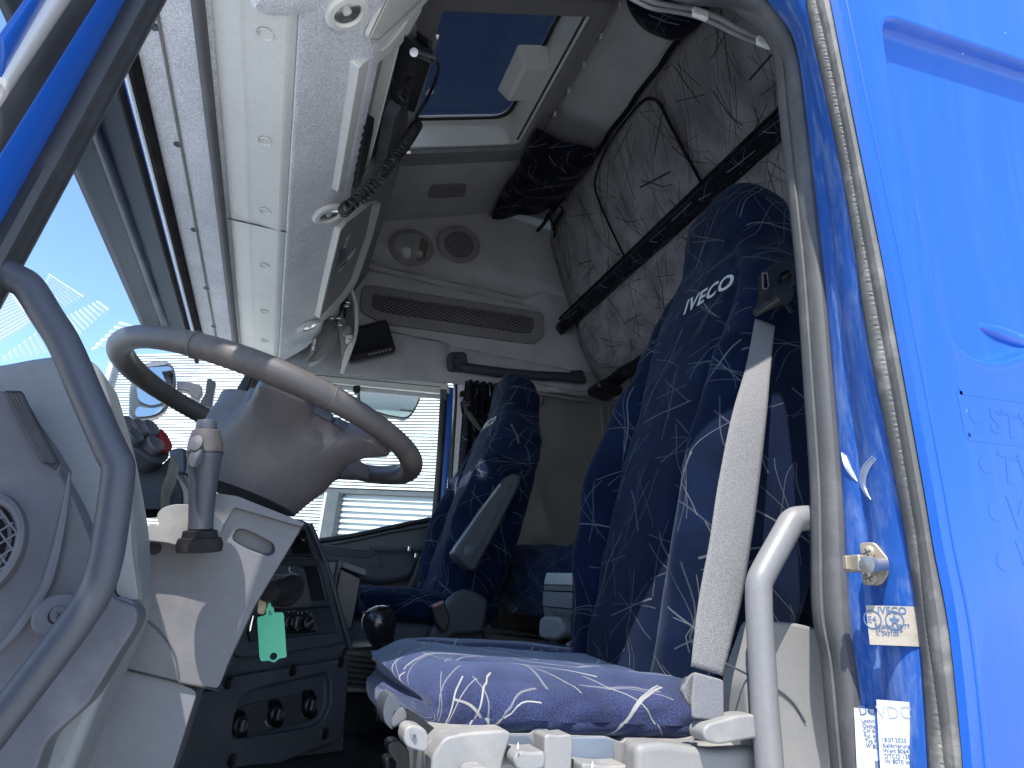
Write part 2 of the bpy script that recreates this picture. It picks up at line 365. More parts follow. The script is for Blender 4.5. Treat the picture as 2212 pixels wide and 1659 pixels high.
M = {}
M['blue'] = paint('blue_paint', (.012, .087, .40), .03)
M['bluejamb'] = paint('worn_blue_paint', (.018, .105, .42), .6, (.40, .50, .68), (34, 34, 9), coat=0, rmin=.55)
M['rubber'] = plastic('rubber', (.095, .095, .095), .6, 500, .3, .6, (.22, .21, .2), dscale=14)
M['rubdark'] = plastic('dark_rubber', (.03, .03, .033), .45, 500, .2, .4, (.10, .10, .11), dscale=10)
M['rubberdusty'] = plastic('dusty_rubber', (.11, .107, .10), .6, 600, .4, .8, (.36, .34, .31), dscale=22)
M['rubblack'] = plastic('black_rubber', (.012, .012, .014), .45, 500, .2, .15)
M['pale'] = plastic('pale_grey_plastic', (.72, .72, .66), .45, 1500, .12, .2, (.5, .44, .34), dscale=6)
M['shell'] = plastic('shell_grey_plastic', (.215, .212, .205), .45, 1100, .3, .35, (.32, .29, .25), dscale=16)
M['grab'] = plastic('dark_grab_plastic', (.052, .055, .066), .42, 1200, .2, .2, (.2, .19, .18), dscale=10)
M['handlegrey'] = plastic('handle_grey_plastic', (.20, .20, .20), .38, 900, .2, .3, (.3, .27, .22), dscale=14)
M['palegrey'] = plastic('light_grey_plastic', (.235, .232, .225), .42, 1100, .25, .45, (.48, .43, .36), dscale=16)
M['grey'] = plastic('grey_plastic', (.128, .124, .130), .45, 1300, .2, .25, (.36, .33, .30), dscale=12)
M['dashgrey'] = plastic('dash_grey_plastic', (.085, .086, .098), .5, 1300, .2, .35, (.32, .31, .31), dscale=10)
M['midgrey'] = plastic('mid_grey_plastic', (.21, .20, .195), .5, 1300, .15, .15)
M['dark'] = plastic('dark_plastic', (.036, .041, .052), .5, 1300, .25, .10, (.2, .2, .2), dscale=18)
M['darkscuff'] = plastic('scuffed_dark_plastic', (.055, .062, .078), .5, 1300, .3, .45, (.16, .16, .17), dscale=14)
M['charcoal'] = plastic('charcoal_plastic', (.065, .072, .085), .45, 1300, .2, .12)
M['black'] = plastic('black_plastic', (.008, .008, .009), .35, 1200, .1, .05)
M['gloss'] = simple('gloss_black', (.006, .006, .008), .12, coat=.6)
M['matblack'] = plastic('matt_black_seal', (.012, .012, .013), .85, 500, .2, .1, spec=.12)
M['leather'] = plastic('worn_steering_wheel_skin', (.080, .072, .067), .42, 700, .5, .55, (.30, .25, .18), dscale=8)
M['hub'] = plastic('leathery_hub_plastic', (.112, .103, .106), .4, 420, .6, .2, (.3, .26, .22), dscale=9)
M['liner'] = felt('headliner_felt', (.50, .50, .51), (.88, .89, .91), 300, contrast=.16)
M['linerdk'] = felt('side_felt', (.38, .37, .365), (.56, .55, .545), 420, (1, 1, 1), .22)
M['wallfelt'] = felt('sleeper_wall_felt', (.17, .17, .172), (.25, .25, .25), 420, (1, 1, 1), .25)
M['seatcloth'] = starcloth('sunlit_star_cloth', (.027, .035, .084), (.46, .45, .39), .19, .42, .0013, 9, basevar=.55, dotmin=.6, grainf=.28, lineamt=.7, sheen=.42, sheencol=(.72, .82, 1.0))  # cushion cover, its sunlit tone put into the colour
M['seatshade'] = starcloth('shaded_star_cloth', (.0035, .009, .028), (.24, .26, .27), .19, .42, .0010, 11, lineamt=.5, sheen=.09, sheencol=(.55, .7, 1.0), seed=4.3)  # same star cover, darkened in colour where it lies in shade
M['bunkcloth'] = starcloth('grey_star_cloth', (.235, .225, .228), (.010, .010, .013), .20, .44, .0013, 17, sheen=.1, seed=2.2, lineamt=.95, basevar=.1, dotmin=.9)
M['darkcloth'] = starcloth('dark_curtain_cloth', (.007, .008, .016), (.40, .41, .45), .15, .4, .0008, 7, sheen=.08, seed=6.2, lineamt=.6)
M['blackcloth'] = plastic('black_webbing', (.010, .011, .014), .9, 900, .4, .1, spec=.1)
M['belt'] = None
M['chrome'] = simple('chrome', (.75, .74, .72), .18, 1)
M['steel'] = plastic('tarnished_steel', (.42, .36, .27), .4, 800, .3, .6, (.24, .17, .09), dscale=40, metallic=.6)
M['screen'] = simple('lcd_screen', (.004, .006, .010), .08, coat=.5)
M['white'] = simple('white_print', (.75, .75, .73), .6)
M['silverprint'] = simple('silver_print', (.42, .45, .47), .7)
M['red'] = plastic('red_button', (.32, .02, .025), .35, 900, .1, .2)
M['green'] = plastic('green_tag', (.10, .62, .35), .4, 900, .05, .05, (.2, .6, .4))
M['pink'] = simple('pink_button', (.45, .18, .17), .5)
M['teal'] = simple('teal_emblem', (.05, .12, .16), .3)
M['ink'] = simple('blue_ink', (.10, .17, .30), .7)
M['glass'] = glass('window_glass', (.93, .97, .95), smudge=.05)
M['wsglass'] = glass('windscreen_glass', (.84, .89, .95), refl=.006, smudge=.012)
M['roofglass'] = glass('tinted_roof_glass', (.17, .185, .21), smudge=.01)
M['lens'] = glass('lamp_lens', (.95, .95, .93), rough=.08)
M['visor'] = None
def m_belt():
    m, N, L, B = mat('seat_belt_webbing'); uv = coords(N, 'UV')
    a = nd(N, 'ShaderNodeTexWave', i_Scale=110, i_Distortion=0); a.bands_direction = 'DIAGONAL'
    b = nd(N, 'ShaderNodeTexVoronoi', i_Scale=900); L.new(uv, b.inputs['Vector']); L.new(uv, a.inputs['Vector'])
    mu = nd(N, 'ShaderNodeMapRange', i_From_Min=.0, i_From_Max=.6, i_To_Min=1, i_To_Max=0); L.new(b.outputs['Distance'], mu.inputs['Value'])
    mx = nd(N, 'ShaderNodeMix', data_type='RGBA'); mx.inputs['A'].default_value = (.13, .13, .135, 1); mx.inputs['B'].default_value = (.31, .30, .29, 1); L.new(mu.outputs[0], mx.inputs['Factor'])
    L.new(mx.outputs['Result'], B.inputs['Base Color']); B.inputs['Roughness'].default_value = .75
    bp = nd(N, 'ShaderNodeBump', i_Strength=.6, i_Distance=.0006); L.new(mu.outputs[0], bp.inputs['Height']); L.new(bp.outputs[0], B.inputs['Normal'])
    return m
M['belt'] = m_belt()
def m_visor():
    m, N, L, B = mat('smoked_visor_acrylic'); N.remove(B); out = N['Material Output']
    t = nd(N, 'ShaderNodeBsdfTransparent'); t.inputs[0].default_value = (.10, .14, .15, 1)
    g = nd(N, 'ShaderNodeBsdfPrincipled'); g.inputs['Base Color'].default_value = (.022, .030, .032, 1); g.inputs['Roughness'].default_value = .45
    mx = nd(N, 'ShaderNodeMixShader'); mx.inputs[0].default_value = .96; L.new(t.outputs[0], mx.inputs[1]); L.new(g.outputs[0], mx.inputs[2]); L.new(mx.outputs[0], out.inputs['Surface']); return m
M['visor'] = m_visor()
M['concrete'] = plastic('yard_concrete', (.56, .55, .52), .85, 60, .3, .5, (.3, .29, .27), dscale=2)
M['cladding'] = simple('white_cladding', (.82, .83, .82), .5)
M['cladgap'] = simple('cladding_shadow_gap', (.10, .105, .11), .8)
M['doorgrey'] = simple('roller_door_grey', (.52, .56, .60), .5)
M['bldframe'] = simple('pale_steel_frame', (.55, .57, .58), .6)
M['paper'] = plastic('paper', (.72, .72, .70), .7, 300, .1, .35, (.55, .5, .42), dscale=20)
M['dirtypaper'] = plastic('dirty_paper', (.46, .41, .33), .7, 300, .3, .9, (.22, .17, .11), dscale=34)
M['lining'] = plastic('cab_sheet', (.03, .03, .035), .7, 300, .1, .1)
M['mat'] = plastic('rubber_floor_mat', (.016, .017, .018), .7, 200, .5, .5, (.12, .11, .10), dscale=60)
# ------------------------------------------------------------------ picture readings: crop name -> (x0, y0, scale)
KK = {'c1': (0, 0, .3418), 'c2': (648, 0, .3418), 'c3': (1350, 0, .3907), 'c4': (0, 540, .3418), 'c5': (648, 540, .3418), 'c6': (1350, 540, .3907),
      'c7': (0, 1092, .3418), 'c8': (648, 1092, .3418), 'c9': (1350, 1026, .3897), 'd1': (648, 432, .12207), 'd2': (648, 621, .12207), 'd3': (189, 729, .19531),
      'd4': (486, 1134, .19531), 'd5': (675, 1080, .1709), 'd6': (1026, 1350, .24414), 'e1': (1782, 1215, .26761), 'e2': (1350, 0, .24414),
      'e3': (918, 1026, .22787), 'e4': (961.3, 799.3, .19531), 'e5': (0, 1026, .22787), 'e6': (1890, 756, .32545)}
def K(n, *pts):
    a, b, s = KK[n]; return [(a + x * s, b + y * s) for x, y in pts]
def Q(n, pts, **k): return PP(K(n, *pts), **k)

# ------------------------------------------------------------------ the yard outside
gz = -1.25
tag(mk('ground', [(-60, -60, gz), (60, -60, gz), (60, 60, gz), (-60, 60, gz)], [[0, 1, 2, 3]], M['concrete'], smooth=False), kind='structure')
def hdir(u, v):
    r = ray(u, v); r.z = 0; return r.normalized()
bld = thing('warehouse', 'white warehouse wall with horizontal cladding and a grey roller door, seen through the passenger window', 'building', (6.5, 1, gz))
fd = hdir(-4500, 860); fp = P(880, 1000, X=5.2); fn_ = Vector((0, 0, 1)).cross(fd).normalized()
if fn_.x > 0: fn_ = -fn_
def FP(u, v, o=0): return P(u, v, pl=(fp + fn_ * o, fn_))
def fbox(name, a, b, z0, z1, dep, m, parent, bevel=0, off=0, tilt=0):
    """box on the facade between plan points a, b and heights z0, z1, standing proud by dep"""
    a = Vector((a.x, a.y, 0)) + fn_ * off; b = Vector((b.x, b.y, 0)) + fn_ * off; up = Vector((0, 0, 1))
    v = [a + up * z0, b + up * z0, b + up * z1, a + up * z1]
    w_ = [a + up * z0 + fn_ * dep, b + up * z0 + fn_ * dep, b + up * z1 + fn_ * (dep - tilt), a + up * z1 + fn_ * (dep - tilt)]
    return mk(name, v + w_, [[0, 1, 2, 3], [7, 6, 5, 4], [0, 4, 5, 1], [2, 6, 7, 3], [0, 3, 7, 4], [1, 5, 6, 2]], m, parent, smooth=False, bevel=bevel)
L0 = FP(236, 800); R0 = FP(1250, 1000)
topz = FP(300, 768).z
fbox('wall', L0, R0, gz, topz, -.3, M['cladgap'], bld)
fbox('corner_trim', L0 - fd * 0, L0.lerp(R0, .012), gz, topz, .03, M['bldframe'], bld)
doorz = FP(820, 1062).z
pitch = (FP(880, 900).z - FP(880, 1000).z) / 15.0
z = doorz + .02; a_ = L0.lerp(R0, .03)
sl0 = None
while z < topz - .01:
    if sl0 is None:
        sl0 = fbox('cladding_slat', a_, R0, z, z + pitch * .74, .022, M['cladding'], bld, tilt=.016)
        zz0 = z
    else:
        c = sl0.copy(); COL.objects.link(c); c.parent = bld; c.location = sl0.location + Vector((0, 0, z - zz0))
    z += pitch
fbox('door_lintel', FP(640, 1060), R0, doorz - pitch * 1.3, doorz, .05, M['charcoal'], bld)
# left wall part below the lintel keeps its slats, then a steel frame and the roller door
zl = doorz - pitch * .9; b_ = FP(700, 1100); a2 = L0.lerp(R0, .03); first = None
while zl > gz + .6:
    if first is None: first = fbox('cladding_slat', a2, b_, zl - pitch * .74, zl, .022, M['cladding'], bld, tilt=.016); zf = zl
    else: c = first.copy(); COL.objects.link(c); c.parent = bld; c.location = first.location + Vector((0, 0, zl - zf))
    zl -= pitch
fbox('door_frame', FP(703, 1100), FP(716, 1100), gz, doorz - pitch * 1.3, .06, M['bldframe'], bld)
fbox('door_frame', FP(716, 1100), FP(741, 1100), gz, doorz - pitch * 1.3, .12, M['charcoal'], bld)
fbox('roller_door', FP(741, 1100), R0, gz, doorz - pitch * 1.3, .005, M['doorgrey'], bld)
zl = doorz - pitch * 1.5; first = None
while zl > gz + .3:
    if first is None: first = fbox('door_slat', FP(741, 1100), R0, zl - pitch * 1.5, zl, .03, M['doorgrey'], bld, tilt=.022); zf = zl
    else: c = first.copy(); COL.objects.link(c); c.parent = bld; c.location = first.location + Vector((0, 0, zl - zf))
    zl -= pitch * 1.75
# striped reflection in the windscreen, built as added white slats standing ahead
ws_refl = thing('windscreen_reflection', 'white striped reflection in the windscreen, built as slats standing ahead of the cab', 'building', (4.5, 9, gz))
sd = hdir(1190, 1350); sp_ = P(150, 680, Y=9); sn = Vector((0, 0, 1)).cross(sd).normalized()
sc_n = sn if sn.dot(ray(150, 680)) < 0 else -sn
def SPt(u, v): return P(u, v, pl=(sp_, sn))
# three slanting bands of slats; each band is (upper-left, upper-right, lower-right, lower-left)
bands = [(K('c4', (-40, 270), (60, 260), (215, 455), (0, 590)), 13), (K('c4', (310, 150), (530, 290), (400, 360), (270, 235)), 6),
         (K('c4', (620, 320), (690, 370), (490, 540), (400, 430)), 8), (K('c4', (260, 500), (340, 640), (10, 700), (0, 690)), 8),
         (K('c4', (760, 450), (860, 480), (640, 620), (560, 640)), 7), (K('c4', (-60, 300), (-10, 290), (10, 580), (-60, 640)), 12)]
for q, n in bands:
    tl, tr, br, bl = q
    for i in range(n):
        t = i / n; t2 = t + .62 / n
        def LR(t): return ((tl[0] + (bl[0] - tl[0]) * t, tl[1] + (bl[1] - tl[1]) * t), (tr[0] + (br[0] - tr[0]) * t, tr[1] + (br[1] - tr[1]) * t))
        a, b = LR(t); c, d = LR(t2)
        prism('reflected_slat', [SPt(*a), SPt(*b), SPt(*d) + sc_n * .05, SPt(*c) + sc_n * .05], -sc_n * .02, M['cladding'], ws_refl, bevel=0, smooth=False)

# ------------------------------------------------------------------ the cab body
cab = thing('truck_cab', 'blue lorry cab seen through its open driver side doorway', 'truck cab', (1.1, -.3, 0))
XF = 2.2
CEN = Vector((0, .377, 1)).normalized()      # ceiling rises to the rear
CEP = Vector((1.6, -.217, 2.234))
def CE(u, v, o=0): return P(u, v, pl=(CEP - CEN * o, CEN))
def cz(y): return 2.234 + (-.217 - y) * .377
# outer skin: floor, rear wall, front wall, roof, near side above and below the doorway
mk('floor_pan', [(0, -1.5, -.01), (2.3, -1.5, -.01), (2.3, 1.0, -.01), (0, 1.0, -.01)], [[0, 1, 2, 3]], M['lining'], cab, solid=.03)
box('rear_wall', (1.12, -1.47, 1.3), (2.3, .04, 2.7), M['wallfelt'], cab)
# ceiling with the roof hatch opening
h = [CE(885, 325), CE(1107, 311), CE(1287, 14), CE(960, 14)]
hx0, hx1 = .915, 1.60; hy0, hy1 = -.17, -.625
def cp(x, y, o=0): return Vector((x, y, cz(y) + o))
ys = [.42, hy0, hy1, -.70]; xs = [-.04, hx0, hx1, 2.32]
vs = [cp(x, y) for y in ys for x in xs]
fs = [[j * 4 + i, j * 4 + i + 1, (j + 1) * 4 + i + 1, (j + 1) * 4 + i] for j in range(3) for i in range(3) if not (i == 1 and j == 1)]
mk('headliner', vs, fs, M['linerdk'], cab, smooth=False, solid=.14, offset=-1)
# level rear part of the roof lining
mk('rear_headliner', [(-.04, -.70, cz(-.70)), (2.32, -.70, cz(-.70)), (2.32, -1.0, 2.40), (-.04, -1.0, 2.40), (-.04, -1.5, 2.36), (2.32, -1.5, 2.36)], [[0, 1, 2, 3], [3, 2, 5, 4]], M['linerdk'], cab, solid=.12, offset=-1)
# far side lining above the passenger door, moulded in relief
LY0, LY1, LZ1 = .42, -1.46, 2.55
def sstep(a, b, x):
    t = max(0, min(1, (x - a) / (b - a))); return t * t * (3 - 2 * t)
def zlow(y): return 1.492 + max(0, .1 - y) * .085
def relief(y, z):
    d = 0.0
    # locker recess under the lamp row
    ins = min(sstep(-.10, -.20, y), sstep(-.99, -.90, y), sstep(1.975, 2.0, z), sstep(2.095, 2.06, z))
    d += .055 * ins
    d -= .02 * sstep(2.08, 2.12, z) * sstep(-.02, -.2, y)
    d -= .02 * sstep(1.72, 1.70, z) * sstep(1.5, 1.55, z)
    d += .015 * min(sstep(-.52, -.56, y), sstep(1.73, 1.72, z), sstep(1.6, 1.61, z))
    return d
def far_lining(s, t):
    y = LY0 + (LY1 - LY0) * s; z0 = zlow(y) if y > -1.45 else 1.6; z = z0 + (LZ1 - z0) * t
    return (XF + relief(y, z), y, z)
grid('side_lining', far_lining, 150, 100, M['linerdk'], cab, solid=.03)
# window rail and pillar behind the passenger door
tube('rail_strip', [P(u, v, X=2.175) for u, v in [(670, 787), (770, 798), (917, 811), (1007, 820)]], .0045, M['pale'], cab, seg=8)
for u, v in [(744, 794), (827, 801), (884, 807), (975, 816)]:
    box('rail_clip', P(u, v, X=2.17), (.012, .022, .014), M['palegrey'], cab)
tube('rear_rail', [P(u, v, X=2.165) for u, v in [(1007, 826), (1140, 846), (1270, 866)]], .010, M['midgrey'], cab, seg=8)
strip('pillar_lining', PP([(980, 828), (974, 990), (962, 1180), (955, 1280)], X=2.195), PP([(1030, 828), (1025, 990), (1010, 1180), (1005, 1300)], X=2.18), M['liner'], cab, bulge=.01, dirn=(-1, 0, 0))
prism('sleeper_side_panel', [(2.19, -.66, .3), (2.19, -.70, 1.60), (2.19, -1.44, 1.68), (2.19, -1.44, .3)], (.04, 0, 0), M['wallfelt'], cab)
for a, b in [((1300, 880), (1322, 1205)), ((1316, 880), (1334, 1205))]:
    tube('panel_rib', [P(*a, X=2.19), P(*b, X=2.19)], .010, M['wallfelt'], cab, seg=10)
# coat hook and net/cord with round buffer on the sleeper wall
hk = thing('coat_hook', 'small grey plastic coat hook on the dark sleeper wall behind the passenger seat', 'hook', tuple(P(1160, 850, X=2.18)))
prism('hook_plate', rnd(Q('e4', [(975, 225), (1070, 235), (1070, 330), (1050, 375), (1000, 375), (975, 320)], X=2.185), .008), (-.012, 0, 0), M['midgrey'], hk)
box('hook_lip', Q('e4', [(1030, 355)], X=2.165)[0], (.03, .035, .03), M['midgrey'], hk, bevel=.008)
cd = thing('lamp_cable', 'thin black cable hanging from a round black fitting on the rear sleeper wall', 'cable', tuple(P(1335, 875, Y=-1.42)))
lathe('fitting', [(.001, 0), (.05, 0), (.052, .02), (.03, .045), (.001, .05)], P(1333, 875, Y=-1.44), (0, 1, 0), M['black'], cd, sx=.8)
tube('cable', cat([P(u, v, Y=-1.42) for u, v in [(1333, 880), (1340, 925), (1343, 975), (1350, 1020), (1340, 1100)]]), .008, M['blackcloth'], cd, seg=8)
box('cable_clip', Q('e4', [(1960, 630)], Y=-1.41)[0], (.03, .01, .02), M['black'], cd)
# ceiling hatch
hc = thing('roof_hatch', 'tinted glass roof hatch with grey frame in the cab ceiling', 'roof hatch', tuple(cp(1.25, -.4)))
def frame(name, outer, inner, nrm, th, m, parent, bevel=.003):
    n = len(outer); nrm = Vector(nrm); o = [Vector(p) for p in outer]; i_ = [Vector(p) for p in inner]
    v = o + i_ + [p + nrm * th for p in o] + [p + nrm * th for p in i_]
    f = []
    for a in range(n):
        b = (a + 1) % n
        f += [[a, b, n + b, n + a], [2 * n + a, 3 * n + a, 3 * n + b, 2 * n + b], [a, 2 * n + a, 2 * n + b, b], [n + a, n + b, 3 * n + b, 3 * n + a]]
    return mk(name, v, f, m, parent, bevel=bevel)
def rect(x0, x1, y0, y1, o=0, r=.02): return rnd([cp(x0, y0, o), cp(x1, y0, o), cp(x1, y1, o), cp(x0, y1, o)], r)
frame('hatch_frame', rect(.86, 1.68, -.10, -.668, -.004, .01), rect(hx0, hx1, hy0, hy1, -.004, .015), CEN, -.022, M['midgrey'], hc)
up = .125
frame('hatch_lining', rect(hx0 - .02, hx1 + .02, hy0 + .02, hy1 - .02, -.002, .02), rect(hx0 + .006, hx1 - .006, hy0 - .006, hy1 + .006, -.002, .02), CEN, up, M['pale'], hc)
frame('lid_frame', rect(hx0 - .0, hx1 + .0, hy0 + .0, hy1 - .0, up, .02), rect(hx0 + .01, hx1 - .012, hy0 - .01, hy1 + .06, up, .07), CEN, .012, M['pale'], hc)
frame('glass_gasket', rect(hx0 + .006, hx1 - .006, hy0 - .006, hy1 + .052, up - .002, .07), rect(hx0 + .016, hx1 - .018, hy0 - .016, hy1 + .066, up - .002, .07), CEN, -.005, M['rubblack'], hc, bevel=0)
prism('hatch_glass', rect(hx0 + .01, hx1 - .01, hy0 - .01, hy1 + .01, up + .014, .03), CEN * .005, M['roofglass'], hc, bevel=0)
tube('rear_gasket', [cp(hx0 + .01, hy1 + .004, .01), cp(hx1 - .01, hy1 + .004, .01)], .010, M['rubblack'], hc, seg=8)
pyr = [cp(1.19, -.47, up), cp(1.43, -.47, up), cp(1.43, -.60, up), cp(1.19, -.60, up)]
pyb = [p - CEN * .075 + (sum(pyr, Vector()) / 4 - p) * .25 for p in pyr]
mk('handle_housing', pyr + pyb, [[0, 1, 2, 3], [4, 7, 6, 5], [0, 4, 5, 1], [1, 5, 6, 2], [2, 6, 7, 3], [3, 7, 4, 0]], M['pale'], hc, bevel=.012, seg=3)
# small ceiling pad between hatch and far wall
pd = thing('ceiling_pad', 'small grey rectangular pad on the cab ceiling beyond the roof hatch', 'ceiling pad', tuple(CE(965, 411)))
prism('pad', rnd([CE(u, v, .001) for u, v in K('c2', (830, 1165), (1055, 1158), (1035, 1235), (805, 1245))], .02), CEN * -.008, M['midgrey'], pd)
# rail and clips at the rear edge of the ceiling
cr = thing('curtain_rail', 'long pale curtain rail with little clips along the rear edge of the ceiling', 'curtain rail', tuple(cp(1, -.68)))
for k, o in enumerate((0, .014)): tube('track', [Vector((.1, -.675 - o, cz(-.675) - .010)), Vector((2.15, -.675 - o, cz(-.675) - .010))], .004, M['midgrey'], cr, seg=8)
cl0 = None
for k in range(12):
    q = Vector((.6 + k * .13, -.690, cz(-.68) - .022))
    if cl0 is None: cl0 = box('clip', q, (.012, .008, .018), M['pale'], cr)
    else: c = cl0.copy(); COL.objects.link(c); c.parent = cr; c.location = cl0.location + Vector((k * .13, 0, 0))

# far wall fittings: dome lamp, loudspeaker, air grille
def wall_disc(name, label, catn, u, v, ru, rv, m, x=2.165):
    return thing(name, label, catn, tuple(P(u, v, X=x)))
NW = Vector((-1, 0, -.35)).normalized()
c0 = P(889, 535, X=2.135)
wl = thing('dome_lamp', 'oval ceiling dome lamp with clear lens beside the round loudspeaker', 'lamp', tuple(c0))
lathe('bezel', [(.001, 0), (.098, 0), (.098, .006), (.088, .010), (.001, .010)], c0, NW, M['midgrey'], wl, sx=.82, ref=(0, 0, 1), seg=40)
lathe('reflector', [(.001, .010), (.078, .010), (.078, .013), (.001, .013)], c0, NW, M['palegrey'], wl, sx=.78, ref=(0, 0, 1))
b_ = NW.cross(Vector((0, 1, 0))).normalized()
prism('red_filter', rnd([c0 + NW * .0135 + Vector((0, -.03, 0)) + b_ * .055, c0 + NW * .0135 + Vector((0, -.068, 0)) + b_ * .035, c0 + NW * .0135 + Vector((0, -.068, 0)) - b_ * .035, c0 + NW * .0135 + Vector((0, -.03, 0)) - b_ * .055], .012), NW * .003, simple('dull_red_filter', (.10, .055, .06), .3), wl, bevel=0)
lathe('lens', [(.084, .011), (.080, .022), (.05, .03), (.001, .033)], c0, NW, M['lens'], wl, sx=.80, ref=(0, 0, 1), seg=40)
c0 = P(991, 529, X=2.130)
sp = thing('round_loudspeaker', 'round loudspeaker with honeycomb grille on the upper passenger side wall', 'loudspeaker', tuple(c0))
lathe('bezel', [(.001, 0), (.098, 0), (.098, .007), (.090, .012), (.068, .012), (.066, .006), (.001, .006)], c0, NW, M['midgrey'], sp, ref=(0, 0, 1), sx=.85, seg=40)
lathe('speaker_cone', [(.001, .0065), (.066, .0065), (.066, .007), (.001, .007)], c0, NW, M['black'], sp, ref=(0, 0, 1), sx=.85)
# honeycomb: thin hexagon rings joined
vs = []; fs = []
e1 = Vector((0, 1, 0)); e2 = b_; pit = .0135
for i in range(-6, 7):
    for j in range(-6, 7):
        x = (i + (j % 2) * .5) * pit; y = j * pit * .866
        if (x / .066) ** 2 + (y / .056) ** 2 > .92: continue
        b0 = len(vs)
        for r in (.0075, .0056):
            for k in range(6):
                th = PI / 6 + k * PI / 3; vs.append(c0 + NW * .0105 + e1 * (x + r * math.cos(th)) + e2 * (y + r * math.sin(th)))
        for k in range(6): fs.append([b0 + k, b0 + (k + 1) % 6, b0 + 6 + (k + 1) % 6, b0 + 6 + k])
tag(mk('honeycomb_grille', vs, fs, M['midgrey'], sp, solid=.0015, smooth=False), kind='stuff')
# air grille
gp = K('c5', (398, 222), (1535, 400), (1530, 560), (1460, 600), (520, 470), (380, 395), (378, 320))
XG = 2.165
gr = thing('air_grille', 'long grey air grille with diamond mesh on the passenger side wall', 'air grille', tuple(P(980, 680, X=XG)))
go = rnd(PP(gp, X=XG), .03)
ip = K('c5', (462, 282), (1478, 432), (1470, 520), (1420, 535), (520, 400), (452, 370), (452, 320))
gi = rnd(PP(ip, X=XG), .02)
frame('grille_frame', go, gi, (-1, 0, 0), .014, M['midgrey'], gr)
mk('grille_back', [p + Vector((.004, 0, 0)) for p in gi], [list(range(len(gi)))], M['black'], gr, solid=.003)
cnt = 0; vs = []; fs = []
gy = [p.y for p in gi]; gz_ = [p.z for p in gi]
def inside(y, z, poly):
    c = False; n = len(poly)
    for i in range(n):
        a, b = poly[i], poly[i - 1]
        if (a.z > z) != (b.z > z) and y < (b.y - a.y) * (z - a.z) / (b.z - a.z) + a.y: c = not c
    return c
pth = .0215
ytot = max(gy) - min(gy)
for s in (1, -1):
    k = -20
    while k * pth < ytot + .4:
        y0 = min(gy) + k * pth - .2; run = None; st = 60
        for t in range(st + 1):
            z = min(gz_) + (max(gz_) - min(gz_)) * t / st; y = y0 + s * (z - min(gz_)) * 1.35
            ins = inside(y, z, gi)
            if ins and run is None: run = (y, z)
            if run and (not ins or t == st):
                b0 = len(vs); a = Vector((XG - .006 - .001 * s, *run)); b = Vector((XG - .006 - .001 * s, y, z)); d = (b - a).normalized().cross(Vector((1, 0, 0))) * .0017
                vs += [a - d, a + d, b + d, b - d]; fs.append([b0, b0 + 1, b0 + 2, b0 + 3]); run = None
        k += 1
tag(mk('diamond_mesh', vs, fs, M['palegrey'] if 0 else M['midgrey'], gr, solid=.002, smooth=False), kind='stuff')
for u, v in K('c5', (415, 240), (832, 497), (1110, 540), (1380, 577), (1480, 590)):
    lathe('screw_cap', [(.001, 0), (.008, 0), (.008, .002), (.001, .0025)], P(u, v, X=XG - .0135), (-1, 0, 0), M['midgrey'], gr, seg=16)
# roof grab handle above the passenger door
gh = thing('overhead_grab_handle', 'long dark overhead grab handle above the passenger seat on the far wall', 'grab handle', tuple(P(1100, 800, X=2.13)))
prism('handle_plate', rnd(Q('c5', [(925, 665), (1035, 665), (1045, 780), (925, 775)], X=2.16), .02), (-.05, 0, 0), M['dark'], gh, bevel=.008)
for cx, cy in [(980, 677), (980, 742)]: lathe('screw_hole', [(.001, 0), (.009, 0), (.009, .002), (.001, .001)], Q('c5', [(cx, cy)], X=2.109)[0], (-1, 0, 0), M['black'], gh, seg=14)
tube('handle_bar', cat(Q('c5', [(1020, 740), (1100, 752), (1280, 775), (1500, 795), (1640, 800), (1760, 815)], X=2.12), 5), [.022] * 26, M['dark'], gh, seg=14)
prism('handle_foot', rnd(Q('c5', [(1690, 775), (1770, 770), (1800, 850), (1700, 838)], X=2.15), .012), (-.035, 0, 0), M['dark'], gh, bevel=.006)

# ------------------------------------------------------------------ passenger door with its window
pdr = thing('passenger_door', 'closed passenger door with blue edge, window glass and dark trim', 'door', (2.24, -.2, .3))
XD = 2.22
mk('window_glass', PP([(535, 800), (990, 800), (960, 1150), (690, 1190), (470, 1230), (440, 940)], X=XD + .012), [[0, 1, 2, 3, 4, 5]], M['glass'], pdr, solid=.004)
prism('blind_cassette', PP([(470, 775), (640, 790), (700, 795), (966, 822), (974, 850), (953, 848), (658, 820), (540, 808)], X=XD - .02), (.03, 0, 0), M['pale'], pdr, bevel=.006)
tube('cassette_seam', PP([(640, 806), (952, 836)], X=XD - .021), .0018, M['charcoal'], pdr, seg=6)
tube('blind_roll', PP([(655, 828), (770, 840), (960, 858)], X=XD - .008), .011, simple('blind_fabric', (.62, .63, .62), .6), pdr, seg=12)
prism('blind_knob', rnd(Q('c5', [(333, 865), (378, 862), (378, 905), (350, 918), (333, 900)], X=XD - .02), .006), (-.02, 0, 0), M['black'], pdr, bevel=.004)
prism('blind_bracket', rnd(Q('c5', [(885, 880), (925, 885), (925, 950), (885, 955)], X=XD - .02), .006), (-.01, 0, 0), M['rubber'], pdr)
strip('window_seal', PP([(952, 850), (944, 990), (933, 1124)], X=XD), PP([(966, 838), (955, 990), (945, 1124)], X=XD - .01), M['rubblack'], pdr, bulge=.006, dirn=(-1, 0, 0))
strip('blue_door_edge', PP([(964, 836), (955, 990), (945, 1128)], X=XD), PP([(980, 838), (970, 990), (957, 1135)], X=XD - .01), M['blue'], pdr, bulge=.004, dirn=(-1, .3, 0))
